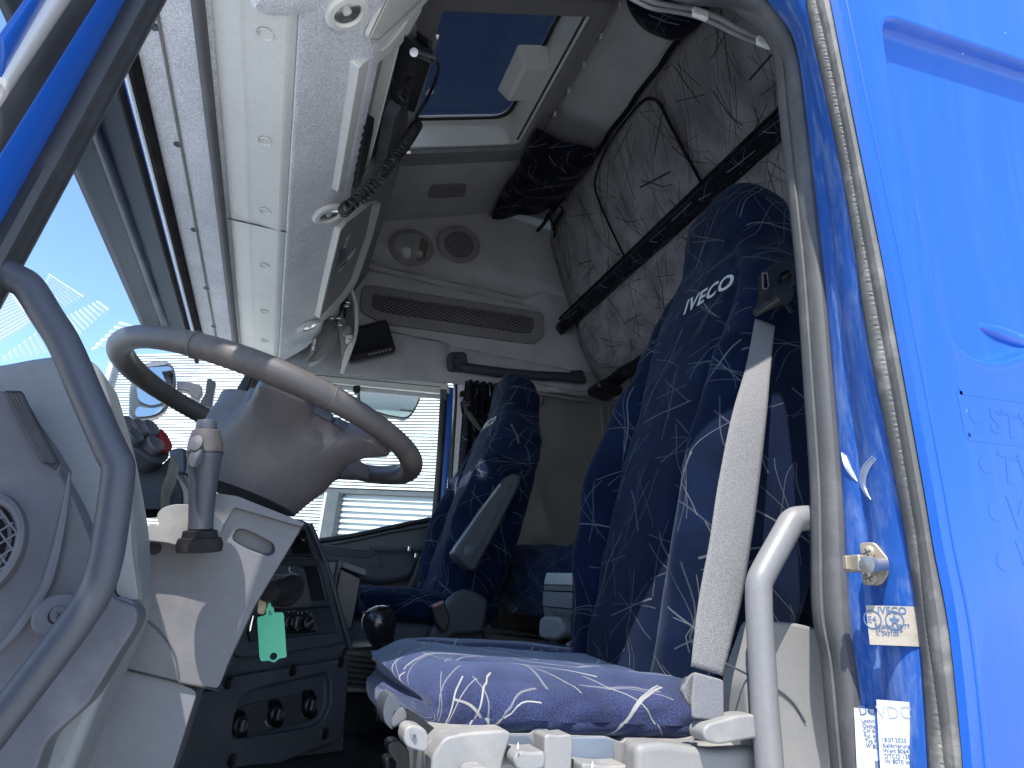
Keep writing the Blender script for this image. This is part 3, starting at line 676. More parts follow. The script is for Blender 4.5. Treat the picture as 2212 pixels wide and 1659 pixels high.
strip('door_seal', PP([(920, 812), (965, 820), (981, 838), (972, 990), (960, 1180)], X=XD - .02), PP([(920, 808), (972, 815), (988, 838), (979, 990), (966, 1180)], X=XD - .03), M['rubblack'], pdr, bulge=.008, dirn=(-1, 0, 0))
# front pillar of the passenger door seen through the steering wheel
strip('front_pillar', PP([(556, 800), (500, 900), (440, 1000), (395, 1080)], X=2.0), PP([(600, 790), (556, 880), (490, 1000), (450, 1080)], X=2.1), M['dashgrey'], cab, bulge=.02, dirn=(-1, -.5, 0))
strip('pillar_rubber', PP([(542, 792), (490, 880), (435, 965), (385, 1050)], X=1.99), PP([(556, 800), (505, 895), (445, 990), (395, 1070)], X=1.98), M['rubblack'], cab, bulge=.01, dirn=(-1, -.5, 0))
strip('pillar_edge', PP([(606, 800), (570, 868), (520, 950), (490, 1010)], X=2.12), PP([(622, 800), (582, 868), (534, 950), (500, 1010)], X=2.12), M['blue'], pdr, bulge=.003, dirn=(-1, 0, 0))
strip('pillar_seal', PP([(594, 800), (560, 868), (510, 950), (480, 1010)], X=2.11), PP([(606, 800), (570, 868), (522, 950), (492, 1010)], X=2.11), M['rubblack'], cab, bulge=.006, dirn=(-1, 0, 0))
# door trim
dt = prism('door_trim', PP([(560, 1190), (690, 1165), (936, 1120), (1010, 1110), (1010, 1420), (560, 1420)], X=XD - .01), (.04, 0, 0), M['charcoal'], pdr, bevel=.01)
tube('window_sill', cat(Q('d5', [(90, 515), (540, 445), (1000, 345), (1490, 245)], X=XD - .015), 4), .010, M['rubblack'], pdr, seg=10)
tube('sill_ridge', cat(Q('d5', [(150, 570), (540, 500), (1000, 400), (1480, 320)], X=XD - .02), 4), .006, M['charcoal'], pdr, seg=10)
prism('lower_trim', Q('d5', [(60, 560), (700, 640), (850, 650), (1400, 640), (1300, 850), (1230, 990), (1060, 1040), (800, 1070), (620, 1030), (100, 1040)], X=XD - .02), (-.05, 0, 0), M['dark'], pdr, bevel=.02, seg=4)
for k in range(4):
    tube('trim_rib', cat(Q('d5', [(110, 575 + k * 28), (400, 612 + k * 28), (840 - k * 45, 660 + k * 20)], X=XD - .072), 4), .004, M['charcoal'], pdr, seg=8)
prism('door_pocket_rim', rnd(Q('d5', [(700, 595), (850, 600), (1400, 600), (1390, 640), (760, 640)], X=XD - .072), .01), (-.02, 0, 0), M['dark'], pdr, bevel=.005)
lathe('round_cap', [(.001, 0), (.026, 0), (.026, .003), (.0245, .003), (.024, .001), (.001, .001)], Q('d5', [(788, 776)], X=XD - .071)[0], (-1, 0, 0), M['dark'], pdr, seg=28)
# kerb mirror hanging outside the passenger window
km = thing('kerb_mirror', 'rounded kerb mirror hanging outside the top of the passenger window', 'mirror', tuple(P(840, 870, X=2.5)))
mo = K('c5', (362, 900), (385, 870), (560, 880), (765, 930), (755, 960), (720, 1030), (680, 1068), (560, 1050), (430, 1010), (370, 970))
mo3 = rnd(PP(mo, X=2.5), .02)
prism('mirror_housing', mo3, (.05, 0, 0), M['rubblack'], km, bevel=.006)
cen = sum(mo3, Vector()) / len(mo3)
prism('mirror_glass', [cen + (p - cen) * .93 + Vector((-.002, 0, 0)) for p in mo3], (-.003, 0, 0), simple('mirror_glass', (.8, .82, .84), .03, 1), km, bevel=0)
prism('reflected_cab', [cen + (p - cen) * .98 + Vector((-.006, 0, 0)) for p in rnd(Q('c5', [(450, 950), (560, 930), (740, 935), (700, 990), (600, 1030), (510, 1010)], X=2.5), .02)], (-.001, 0, 0), M['blue'], km, bevel=0) if 0 else None
tube('mirror_arm', [P(840, 850, X=2.52), P(850, 800, X=2.5)], .012, M['rubblack'], km, seg=10)
#@@P3
# ------------------------------------------------------------------ upper bunk, folded up against the rear of the cab
ub = thing('upper_bunk', 'grey star patterned upper bunk folded up below the rear ceiling', 'bunk', (1.1, -1.0, 1.9))
BA, BB, BC_ = (-.93, 2.385), (-1.098, 1.916), (-1.245, 1.650)
def bpl(a, b): d = Vector((0, b[0] - a[0], b[1] - a[1])); return (Vector((0, a[0], a[1])), d.cross(Vector((1, 0, 0))).normalized())
BP1 = bpl(BA, BB); BP2 = bpl(BB, BC_)
if BP1[1].y < 0: BP1 = (BP1[0], -BP1[1])
if BP2[1].y < 0: BP2 = (BP2[0], -BP2[1])
def bunk(s, t):
    x = .02 + 2.12 * s
    e = .035 * sstep(.93, 1, s)
    pts = [BA, (BA[0] - .02, BA[1] - .05), (-1.05, 2.05), BB, (-1.12, 1.86), (-1.20, 1.72), BC_]
    tt = t * 6; i = min(int(tt), 5); f = tt - i
    y = pts[i][0] + (pts[i + 1][0] - pts[i][0]) * f; z = pts[i][1] + (pts[i + 1][1] - pts[i][1]) * f
    w_ = .006 * noise.noise(Vector((x * 3, t * 4, 0)))
    puff = .018 * math.sin(PI * min(1, t / .5)) if t < .5 else .022 * math.sin(PI * (t - .5) / .5)
    return (x, y + puff + w_ - e * 1.4, z)
grid('bunk_cover', bunk, 60, 48, M['bunkcloth'], ub, uvs=lambda s, t: (s * 2.12, t * .82), solid=.06, offset=1)
grid('seam_band', lambda s, t: (.05 + 2.12 * s, BB[0] + .028 * math.sin(PI * t) + .012, BB[1] + .030 * (1 - 2 * t)), 60, 8, M['darkcloth'], ub, solid=.01)
tube('seam_piping', [Vector((.05 + 2.1 * i / 30, BB[0] + .040, BB[1] + .034)) for i in range(31)], .006, M['blackcloth'], ub, seg=8)
tube('seam_piping', [Vector((.05 + 2.1 * i / 30, BB[0] + .030, BB[1] - .032)) for i in range(31)], .006, M['blackcloth'], ub, seg=8)
tube('top_piping', [Vector((.05 + 2.1 * i / 30, BA[0] + .012 + .004 * math.sin(i * 2.1), BA[1] - .004)) for i in range(31)], .009, M['blackcloth'], ub, seg=8)
zp = [(1352, 560), (1325, 505), (1300, 450), (1285, 405), (1290, 370), (1310, 320), (1350, 262), (1385, 222), (1405, 213), (1425, 225), (1448, 270), (1480, 330), (1510, 385), (1530, 418)]
BPo = (BP1[0] + BP1[1] * .028, BP1[1])
tube('zip_piping', cat([P(u, v, pl=BPo) for u, v in zp], 5), [.004 + .005 * sstep(30, 44, i) for i in range(66)], M['blackcloth'], ub, seg=8, flat=.6)
prism('hinge_arm', rnd(PP(K('e4', (1560, 200), (1640, 215), (1760, 235), (1835, 270), (1830, 340), (1760, 360), (1690, 330), (1570, 290)), X=2.0), .03), (-.12, 0, 0), M['black'], ub, bevel=.012)
tube('lower_edge', [Vector((.1 + 1.98 * i / 30, BC_[0] - .015, BC_[1] - .02 + .006 * math.sin(i * 1.7))) for i in range(31)], .030, M['blackcloth'], ub, seg=12)

# drawn curtain bundles hanging from the rail
def bundle(name, label, outline, y, thick, seed):
    t = thing(name, label, 'curtain', tuple(P(*outline[0], Z=y)), group='drawn curtains at the rear of the cab')
    pts = PP(outline, Z=y); c = sum(pts, Vector()) / len(pts); n = len(pts); K_ = 10
    pts = resample(cat(pts, 6, True) + [pts[0]], 64)[:-1]; n = len(pts)
    vs = []; fs = []; uv = []
    for k in range(K_ + 1):
        f = math.sin(k / K_ * PI / 2)
        for j, p in enumerate(pts):
            q = c + (p - c) * f
            d = thick * math.sqrt(max(0, 1 - f * f)) + .016 * noise.noise(Vector((q.x * 22 + q.z * 9, q.z * 12, seed))) * (1 - f * .6) + .01 * math.sin(q.x * 60 + q.z * 35 + 3 * noise.noise(q * 6))
            vs.append(q + Vector((0, d * .3, -d))); uv.append((q.x, q.y - d))
    for k in range(K_):
        for j in range(n): fs.append([k * n + j, k * n + (j + 1) % n, (k + 1) * n + (j + 1) % n, (k + 1) * n + j])
    mk('curtain_cloth', vs, fs, M['darkcloth'], t, uv=uv, solid=.01)
    return t
tb = bundle('gathered_curtain', 'dark patterned curtain gathered in a bundle at the far end of the ceiling rail', K('c2', (1490, 810), (1600, 870), (1860, 960), (1780, 1110), (1600, 1300), (1450, 1340), (1250, 1365), (1220, 1330), (1290, 1180), (1370, 1060)), 2.33, .07, 1.0)
tie = K('c2', (1600, 1290), (1580, 1370), (1610, 1440), (1605, 1500)), K('c2', (1620, 1290), (1660, 1330), (1625, 1390), (1600, 1450))
for q in tie: tube('tie_strap', cat(PP(q, Z=2.28), 4), .007, M['blackcloth'], tb, seg=6, flat=.5)
tb2 = bundle('gathered_curtain', 'dark patterned curtain bundle at the top of the picture above the driver seat', K('c3', (20, -120), (430, -100), (460, 60), (420, 130), (290, 215), (200, 205), (80, 140), (40, 60)), 2.30, .05, 5.0)
# hanging side curtain behind the passenger seat
sc = thing('side_curtain', 'dark patterned side curtain hanging behind the passenger seat', 'curtain', tuple(P(1040, 830, X=2.12)), group='drawn curtains at the rear of the cab')
ct, cb = P(1005, 822, X=2.14), P(1080, 832, X=2.14)
cbt, cbb = P(985, 1110, X=2.10), P(1075, 1230, X=2.10)
grid('curtain_cloth', lambda s, t: (ct.lerp(cb, t)).lerp(cbt.lerp(cbb, t), s) + Vector((.022 * math.sin(t * 34 + s * 2), 0, 0)), 30, 90, M['darkcloth'], sc, solid=.004)

# ------------------------------------------------------------------ lower bunk
lb = thing('lower_bunk', 'blue star patterned lower bunk mattress behind the two seats', 'bunk', (1.6, -1.05, .8))
def lbunk(s, t):
    x = 2.17 - 1.97 * s
    prof = [(-1.43, .60), (-1.43, .87), (-1.1, .895), (-.86, .885), (-.80, .86), (-.765, .80), (-.765, .70), (-.79, .64), (-.86, .615)]
    tt = t * 8; i = min(int(tt), 7); f = tt - i
    y = prof[i][0] + (prof[i + 1][0] - prof[i][0]) * f; z = prof[i][1] + (prof[i + 1][1] - prof[i][1]) * f
    sag = -.035 * sstep(.05, .45, s) * (z > .6); 
    n = noise.noise(Vector((x * 5, y * 7, z * 6))) * .012
    return (x, y + n, z + sag * min(1, max(0, (z - .6) / .2)) + n)
grid('mattress', lbunk, 90, 64, M['seatshade'], lb, uvs=lambda s, t: (s * 1.97, t * 1.5))
grid('under_cover', lambda s, t: (2.15 - 1.9 * s, -.80 - .05 * t + .008 * math.sin(s * 90 + t * 5), .655 - .075 * t - .02 * s), 60, 6, M['blackcloth'], lb, solid=.004)
tube('pull_strap', cat(Q('e3', [(665, 940), (675, 1000), (690, 1060), (735, 1150), (790, 1230), (860, 1280)], Y=-.755), 5), .012, M['charcoal'], lb, seg=8, flat=.3)
box('bunk_base', (1.2, -1.13, .28), (1.9, .6, .56), M['dark'], lb)

# ------------------------------------------------------------------ overhead console above the windscreen
oc = thing('overhead_console', 'pale grey overhead console with felt face, lamps and open lockers above the windscreen', 'overhead console', (1.1, .0, 1.6))
CD = Vector((0, -.18, .38)).normalized(); CN = Vector((0, -CD.z, CD.y)).normalized()   # face direction up the slope, face normal (down and to the rear)
if CN.z > 0: CN = -CN
CO = Vector((0, 0, 1.57))
def CF(u, v, o=0): return P(u, v, pl=(CO + CN * o, CN))
x0, x1 = .12, 2.08
def xprism(name, prof, xa, xb, m, parent, **k): return prism(name, [Vector((xa, y, z)) for y, z in prof], (xb - xa, 0, 0), m, parent, **k)
xprism('console_base_strip', [(.252, 1.495), (.205, 1.487), (.198, 1.490), (.130, 1.484), (.114, 1.495), (.114, 1.54), (.252, 1.54)], .05, 2.16, M['pale'], oc, bevel=.004)
tube('strip_bead', [Vector((.05, .268, 1.486)), Vector((2.16, .268, 1.486))], .011, M['rubber'], oc, seg=10)
seam = box('strip_seam', (1.06, .183, 1.4865), (.0016, .14, .004), M['charcoal'], oc, bevel=0)
for i, x in enumerate((.405, .70, .98, 1.28, 1.62, 1.9)):
    lathe('plug', [(.001, .001), (.0115, .001), (.0125, .003), (.0135, .0)], (x, .165, 1.4868), (0, 0, -1), M['pale'], oc, seg=24)
    lathe('plug_gap', [(.001, 0), (.0145, 0), (.0145, .0006), (.001, .0006)], (x, .165, 1.4868), (0, 0, -1), M['midgrey'], oc, seg=24)
# felt belly, curved, ending in a rounded far corner
def belly(s, t):
    x = x0 - .05 + (x1 + .08 - x0) * s
    k = sstep(.93, 1.0, s)
    pr = [(.116, 1.492), (.085, 1.508), (.04, 1.538), (0, 1.566), (-.012, 1.59), (-.012, 1.60), (.02, 1.62)]
    tt = t * 6; i = min(int(tt), 5); f = tt - i
    y = pr[i][0] + (pr[i + 1][0] - pr[i][0]) * f; z = pr[i][1] + (pr[i + 1][1] - pr[i][1]) * f
    return (x, y + k * .05 * (t), z + k * .02 * t)
grid('felt_belly', belly, 80, 30, M['liner'], oc, solid=.01)
# upper body: face above the lockers, up to the ceiling
xprism('locker_body', [(.02, 1.60), (-.012, 1.59), (-.075, 1.73), (-.16, 1.93), (-.19, 2.215), (.10, 2.12)], 1.02, 2.10, M['palegrey'], oc, bevel=.004)
xprism('locker_back', [(.08, 1.60), (.03, 1.60), (-.02, 1.78), (-.08, 1.93), (-.10, 2.18), (.10, 2.12)], .02, 1.02, M['liner'], oc, bevel=.004)
# reading lamps set in the belly
LN = Vector((0, -.53, -.85)).normalized()
def belly_at(u, v): return P(u, v, pl=(Vector((0, .04, 1.538)), LN))
for i, (u, v, r) in enumerate(((742, 10, .030), (706, 452, .034), (665, 697, .034))):
    c = belly_at(u, v) + LN * .010
    lm = thing('reading_lamp', ['round reading lamp at the near end of the overhead console, top of the picture', 'round reading lamp in the middle of the overhead console by the coiled cable', 'round reading lamp at the far end of the overhead console above the passenger window'][i], 'lamp', tuple(c), group='reading lamps in the overhead console')
    lathe('bezel', [(r * .72, .001), (r * 1.25, .001), (r * 1.28, .006), (r * 1.15, .011), (r * .85, .012), (r * .78, .006)], c, LN, M['pale'], lm, seg=36)
    lathe('reflector', [(.001, -.001), (r * .3, .001), (r * .76, .006), (r * .8, .004)], c, LN, simple('lamp_reflector', (.8, .78, .74), .22, .9), lm, seg=24)
    lathe('bulb', [(.001, -.004), (r * .25, -.002), (r * .25, .006), (.001, .009)], c, LN, simple('bulb_glass', (.8, .8, .78), .2), lm, seg=16)
    lathe('lens', [(r * .8, .007), (r * .5, .011), (.001, .012)], c, LN, M['lens'], lm, seg=24)
# second belly lump (felt pad) and ribbed beige speaker at the top
lathe('felt_pad', [(.001, 0), (.05, 0), (.06, .006), (.055, .014), (.001, .018)], belly_at(622, -10), LN, M['liner'], oc, seg=32, sx=.45, ref=(1, 0, 0))
rs = thing('ribbed_vent', 'beige ribbed panel in a pale frame at the near end of the overhead console', 'vent panel', tuple(CF(840, 30, .01)))
ro = rnd([CF(u, v, .004) for u, v in K('c2', (405, 215), (530, -60), (830, -60), (740, 40), (480, 258), (430, 258))], .008)
prism('vent_frame', ro, CN * .008, M['pale'], rs, bevel=.003)
prism('vent_face', [CF(u, v, .012) for u, v in K('c2', (440, 240), (580, -50), (800, -50), (715, 50), (490, 248))], CN * .003, simple('beige_weave', (.46, .41, .36), .8), rs, bevel=0)
for k in range(34):
    t = k / 33; a = (580 - 140 * t, -50 + 290 * t); b = (800 - 300 * t, -50 + 290 * t)
    tube('rib', [CF(*K('c2', a)[0], .0155), CF(*K('c2', b)[0], .0155)], .0011, M['pale'], rs, seg=5)
# open radio locker: rim, tray, radio
rl = thing('radio_locker', 'open pale tray locker holding the radios in the overhead console', 'locker', tuple(CF(800, 250)))
rim_o = K('c2', (240, 1215), (275, 1020), (340, 640), (375, 430), (400, 400), (560, 290), (650, 180), (735, 45), (775, 40), (770, 70), (640, 260), (440, 1040), (330, 1150), (275, 1225))
rim_i = K('c2', (300, 1165), (330, 1000), (385, 700), (430, 450), (460, 425), (590, 330), (660, 250), (690, 190), (700, 185), (690, 215), (620, 310), (445, 1000), (440, 1040), (345, 1140))
frame('locker_rim', [CF(u, v, .010) for u, v in rim_o], [CF(u, v, .010) for u, v in rim_i], -CN, .028, M['pale'], rl, bevel=.004)
tray = [CF(u, v, -.016) for u, v in K('c2', (290, 1180), (350, 650), (420, 430), (600, 300), (740, 160), (760, 400), (560, 1060), (330, 1160))]
prism('tray_floor', tray, -CN * .01, M['palegrey'], rl, bevel=.002)
def cpr(name, crop, pts, o, th, m, parent, r=.004, bevel=.0015): return prism(name, rnd([CF(u, v, o) for u, v in K(crop, *pts)], r, 3), CN * th, m, parent, bevel=bevel)
rad = thing('cb_radio', 'black radio with knobs standing in the overhead locker by the roof hatch', 'radio', tuple(CF(850, 130, .02)))
cpr('radio_body', 'c2', [(640, 205), (735, 235), (720, 310), (625, 640), (570, 620)], .002, .045, M['black'], rad)
cpr('radio_top', 'c2', [(735, 190), (765, 200), (755, 300), (735, 330)], .01, .03, M['dark'], rad)
cpr('lower_body', 'c2', [(575, 620), (610, 640), (590, 710), (545, 1010), (500, 1040), (470, 1030), (530, 700)], .002, .03, M['charcoal'], rad)
for a in [(640, 590), (670, 545), (690, 510)]:
    c = CF(*K('c2', a)[0], .048); lathe('knob', [(.001, -.005), (.0085, -.005), (.0085, .012), (.007, .014), (.001, .014)], c, (Vector((1, -.9, -.1))), M['black'], rad, seg=14)
c = CF(*K('c2', (720, 330))[0], .052); e = CF(*K('c2', (838, 370))[0], .052); d = e - c
lathe('plug_connector', [(.001, 0), (.0085, 0), (.0085, .25 * d.length), (.008, .3 * d.length), (.009, .6 * d.length), (.007, .75 * d.length), (.0095, .85 * d.length), (.008, d.length), (.001, d.length)], c, d, M['chrome'], rad, seg=18)
cpr('radio_handle', 'c2', [(620, 690), (655, 640), (660, 740), (610, 930), (560, 950), (555, 900)], .012, .012, M['grey'], rad)
note = cpr('paper_note', 'c2', [(575, 805), (612, 802), (643, 835), (612, 920), (562, 888)], .026, .0008, M['paper'], None, r=.001, bevel=0)
tag(note, 'small white paper note with a red line tucked beside the radio', 'note')
cpr('red_line', 'c2', [(566, 886), (613, 912), (611, 918), (564, 892)], .0272, .0004, M['red'], note, r=.0005, bevel=0)
hr = thing('handset', 'black radio handset lying in the overhead tray below the radio', 'handset', tuple(CF(770, 300, .01)))
cpr('handset_body', 'c2', [(395, 700), (418, 706), (410, 800), (360, 1060), (335, 1135), (303, 1165), (330, 980), (365, 800)], -.004, .022, M['black'], hr, r=.006)
for k in range(7):
    lathe('button', [(.001, 0), (.005, 0), (.005, .003), (.001, .004)], CF(*K('c2', (405 - k * 9.5, 800 + k * 48))[0], .017), CN, M['gloss'], hr, seg=10)
# coiled cable
cc = thing('coiled_cable', 'black coiled radio cable looping down from the chrome plug to the locker door', 'cable', tuple(CF(900, 270, .05)))
path = cat([CF(u, v, .045 + .03 * math.sin(i / 9 * PI)) for i, (u, v) in enumerate(K('c2', (748, 775), (715, 830), (670, 900), (620, 970), (560, 1050), (500, 1120), (430, 1200), (350, 1270), (300, 1310), (275, 1335)))], 10)
lead = cat([CF(u, v, .050) for u, v in K('c2', (835, 370), (862, 390), (875, 430), (862, 490), (835, 560), (790, 650), (750, 710), (735, 750), (748, 775))], 5)
tube('cable_lead', lead, .0038, M['black'], cc, seg=8)
pp = resample(path, 560); coil = []
for i, p in enumerate(pp):
    t = (pp[min(i + 1, 560)] - pp[max(i - 1, 0)]).normalized(); a = t.cross(CN).normalized(); b = t.cross(a)
    th = 2 * PI * i / 560 * 34; R_ = .0125 * (.6 + .4 * min(1, i / 30))
    coil.append(p + (a * math.cos(th) + b * math.sin(th)) * R_)
tube('cable_coil', coil, .0033, M['black'], cc, seg=6)
box('cable_tag', CF(*K('c2', (820, 585))[0], .038), (.010, .012, .022), M['paper'], cc, rot=Matrix.Rotation(.5, 3, 'X'))
# closed locker door with emblem and slot
ld = thing('locker_door', 'pale grey locker door with silver lettering emblem and finger slot on the overhead console', 'locker door', tuple(CF(730, 580)))
lo = K('d1', (330, 1659), (600, 460), (720, 330), (880, 200), (1100, 60), (1340, 0), (1180, 640), (930, 1400), (760, 1659)) + K('d2', (480, 420), (350, 530), (255, 490))
lo = [lo[i] for i in (11, 0, 1, 2, 3, 4, 5, 6, 7, 8, 9, 10)]
prism('door_panel', rnd([CF(u, v, .004) for u, v in lo], .006, 3), CN * .020, M['pale'], ld, bevel=.004)
prism('door_face', rnd([CF(u, v, .0245) for u, v in K('d1', (470, 1650), (720, 540), (830, 400), (1100, 200), (1280, 50), (1160, 640), (900, 1400), (740, 1659)) + K('d2', (350, 520), (370, 480))], .006, 3), CN * .001, M['palegrey'], ld, bevel=0)
p_ = lambda x, y, o=.026: CF(*K('d1', (x, y))[0], o)
prism('emblem_plate', rnd([p_(640, 1095), p_(680, 940), p_(740, 880), p_(810, 850), p_(790, 950), p_(750, 1090), p_(700, 1110)], .003), CN * .002, M['teal'], ld, bevel=.0006)
xd = (p_(870, 520) - p_(760, 870)); yd = (p_(830, 870) - p_(745, 850))
text('lettering', 'ACTIVE', p_(800, 860, .0262), xd, CN.cross(xd), xd.length / 4.1, M['white'], ld, bold=.01)
print('EMB', xd.length)
prism('finger_slot', rnd([p_(700, 1190), p_(780, 1080), p_(850, 1010), p_(900, 950), p_(990, 840), p_(950, 950), p_(830, 1100), p_(680, 1300)], .002), CN * .0008, M['pale'], ld, bevel=0)
prism('slot_shadow', rnd([p_(705, 1190, .0272), p_(850, 1015, .0272), p_(830, 1100, .0272), p_(700, 1235, .0272)], .002), CN * .0004, M['charcoal'], ld, bevel=0)
# third locker: hinged flap hanging open, ribbed inside
fl = thing('open_locker_flap', 'open locker flap with ribbed inside and latch hanging beside the small monitor', 'locker door', tuple(P(760, 700, X=1.95)))
fo = K('d2', (880, 0), (940, 60), (1020, 300), (1035, 600), (1020, 800), (985, 960), (780, 1530), (710, 1530), (790, 1150), (905, 960), (960, 800), (965, 600), (950, 300))
XL_ = 1.93
prism('flap_edge', [P(u, v, X=XL_) for u, v in fo], (-.012, 0, 0), M['pale'], fl, bevel=.003)
prism('flap_inside', [P(u, v, X=XL_ + .02) for u, v in K('d2', (850, 0), (940, 300), (960, 600), (940, 850), (850, 1100), (780, 1400), (740, 1380), (730, 1000), (660, 680), (700, 500), (790, 300), (800, 120))], (-.014, 0, 0), M['palegrey'], fl, bevel=.003)
for k in range(6):
    tube('flap_rib', cat(PP(K('d2', (775 + k * 26, 250 + k * 10), (830 + k * 22, 420 + k * 40), (800 + k * 24, 560 + k * 60)), X=XL_ + .002), 4), .004, M['grey'], fl, seg=6)
prism('latch_block', rnd(Q('d2', [(790, 720), (880, 690), (915, 800), (890, 870), (800, 900), (735, 840)], X=XL_ - .005), .008), (-.02, 0, 0), M['palegrey'], fl, bevel=.006)
prism('latch_body', rnd(Q('d2', [(810, 880), (920, 870), (910, 980), (860, 1010), (800, 990)], X=XL_ - .005), .004), (-.022, 0, 0), M['pale'], fl, bevel=.003)
lathe('latch_pin', [(.001, 0), (.005, 0), (.005, .01), (.001, .012)], Q('d2', [(860, 940)], X=XL_ - .026)[0], (-1, 0, 0), M['chrome'], fl, seg=12)
for a, b in (((780, 100), (690, 600)), ((820, 160), (760, 700))):
    tube('hinge_rod', [Q('d2', [a], X=1.92)[0], Q('d2', [b], X=1.95)[0]], .006, M['gloss'], fl, seg=8)
for a in ((770, 120), (850, 260), (830, 330), (690, 540), (720, 660), (560, 540)): box('hinge_link', Q('d2', [a], X=1.925)[0], (.012, .022, .014), M['chrome'], fl, bevel=.003)
prism('locker_end_cap', rnd(Q('d2', [(350, 640), (660, 640), (560, 830), (330, 1120), (120, 1390), (160, 1270), (270, 820)], X=1.99), .01), (-.02, 0, 0), M['midgrey'], oc, bevel=.004)
prism('end_moulding', rnd(Q('d2', [(660, 700), (655, 960), (600, 1100), (420, 1290), (280, 1390), (120, 1430), (330, 1170), (560, 870)], X=2.03), .02), (-.06, 0, 0), M['midgrey'], oc, bevel=.015)
prism('switch_strip', Q('d2', [(275, 700), (345, 670), (300, 900), (240, 1190), (165, 1275), (150, 1270), (230, 870)], X=1.965), (-.004, 0, 0), M['palegrey'], oc, bevel=.001)
for a, b in (((285, 835), .005), ((262, 960), .009), ((238, 1075), .006)): box('small_switch', Q('d2', [a], X=1.958)[0], (.004, .010, b * 3), M['white'], oc, bevel=.002)
xprism('locker_shelf', [(-.01, 1.60), (-.11, 1.78), (-.10, 1.80), (0, 1.62)], 1.84, 2.08, M['pale'], oc, bevel=.003)

# small monitor on the far wall
mo = thing('small_monitor', 'small black monitor with a row of silver buttons fixed above the passenger window', 'monitor', tuple(P(800, 735, X=2.12)))
XM = 2.09
prism('monitor_case', rnd(Q('d2', [(1520, 560), (1560, 620), (1697, 1080), (1680, 1125), (1110, 1275), (900, 1318), (870, 1300), (940, 1000), (1035, 680)], X=XM), .008), (.03, 0, 0), M['black'], mo, bevel=.004)
prism('monitor_screen', rnd(Q('d2', [(1040, 750), (1530, 610), (1620, 1030), (940, 1200), (930, 1150)], X=XM - .0015), .004), (-.0008, 0, 0), M['screen'], mo, bevel=0)
for i, a in enumerate([(1236, 1184), (1294, 1170), (1352, 1155), (1411, 1140), (1470, 1125), (1529, 1111), (1593, 1095)]):
    lathe('power_button' if i == 6 else 'button', [(.001, 0), (.0052, 0), (.0048, .0025), (.001, .0028)], Q('d2', [a], X=XM - .001)[0], (-1, 0, 0), M['pink'] if i == 6 else M['palegrey'], mo, seg=14)
a, b = Q('d2', [(1207, 1125), (1292, 1100)], X=XM - .001)
text('lettering', 'MENU  M  V', a, b - a, (b - a).cross(Vector((-1, 0, 0))) * -1, .006, M['white'], mo)

# ------------------------------------------------------------------ windscreen, header, driver side pillars and doorway
HZ = 1.5
box('windscreen_header', (1.12, .335, 1.53), (2.3, .17, .08), M['liner'], cab, bevel=.01)
tube('header_groove', [Vector((.05, .335, 1.4885)), Vector((2.16, .335, 1.4885))], .003, M['midgrey'], cab, seg=6)
for u, v in K('c1', (972, 165), (1122, 910), (1225, 1450)) + K('c4', (1305, 240), (1350, 482)):
    c = P(u, v, Z=1.489); lathe('header_screw', [(.001, 0), (.008, 0), (.008, .003), (.004, .004), (.001, .002)], c, (0, 0, -1), M['charcoal'], cab, seg=14)
WB = Vector((0, .80, .78)); WT = Vector((0, .385, 1.50)); WD = (WT - WB).normalized(); WN = WD.cross(Vector((1, 0, 0))).normalized()
ws = part('windscreen', cab, (1.1, .6, 1.1))
mk('screen_glass', [(-.02, .80, .78), (2.3, .80, .78), (2.3, .385, 1.50), (-.02, .385, 1.50)], [[0, 1, 2, 3]], M['wsglass'], ws, solid=.005, smooth=False)
for k, (o, r, m) in enumerate(((.00, .013, 'matblack'), (.022, .008, 'matblack'), (-.022, .009, 'matblack'))):
    tube('screen_rubber', [Vector((.03, .392 + o, 1.488 - o * 1.2)), Vector((2.22, .392 + o, 1.488 - o * 1.2))], r, M[m], ws, seg=8)
fv = thing('sun_visor', 'smoked exterior sun visor outside the top of the windscreen', 'sun visor', (1.1, .62, 1.55))
grid('visor_blade', lambda s, t: (.13 + 2.27 * s, .41 + .24 * t - .02 * t * t, 1.60 - .045 * t * t + .0 * t), 20, 12, M['visor'], fv, solid=.006)
tube('visor_rib', [Vector((.13, .55, 1.577)), Vector((2.4, .55, 1.577))], .014, M['black'], fv, seg=10)
for x in (): tube('visor_bracket', [Vector((x, .42, 1.53)), Vector((x, .50, 1.565)), Vector((x, .6, 1.56))], .008, M['black'], fv, seg=8)
# roof front and outer skin
mk('roof_front', [(-.04, .42, 1.50), (2.32, .42, 1.50), (2.32, .42, 2.1), (-.04, .42, 2.1)], [[0, 1, 2, 3]], M['blue'], cab, solid=.02)
box('door_header', (-.005, -.54, 2.08), (.05, 1.92, 1.08), M['linerdk'], cab)
box('header_beam', (-.02, -.04, 1.575), (.10, .94, .07), M['blue'], cab, bevel=.01)

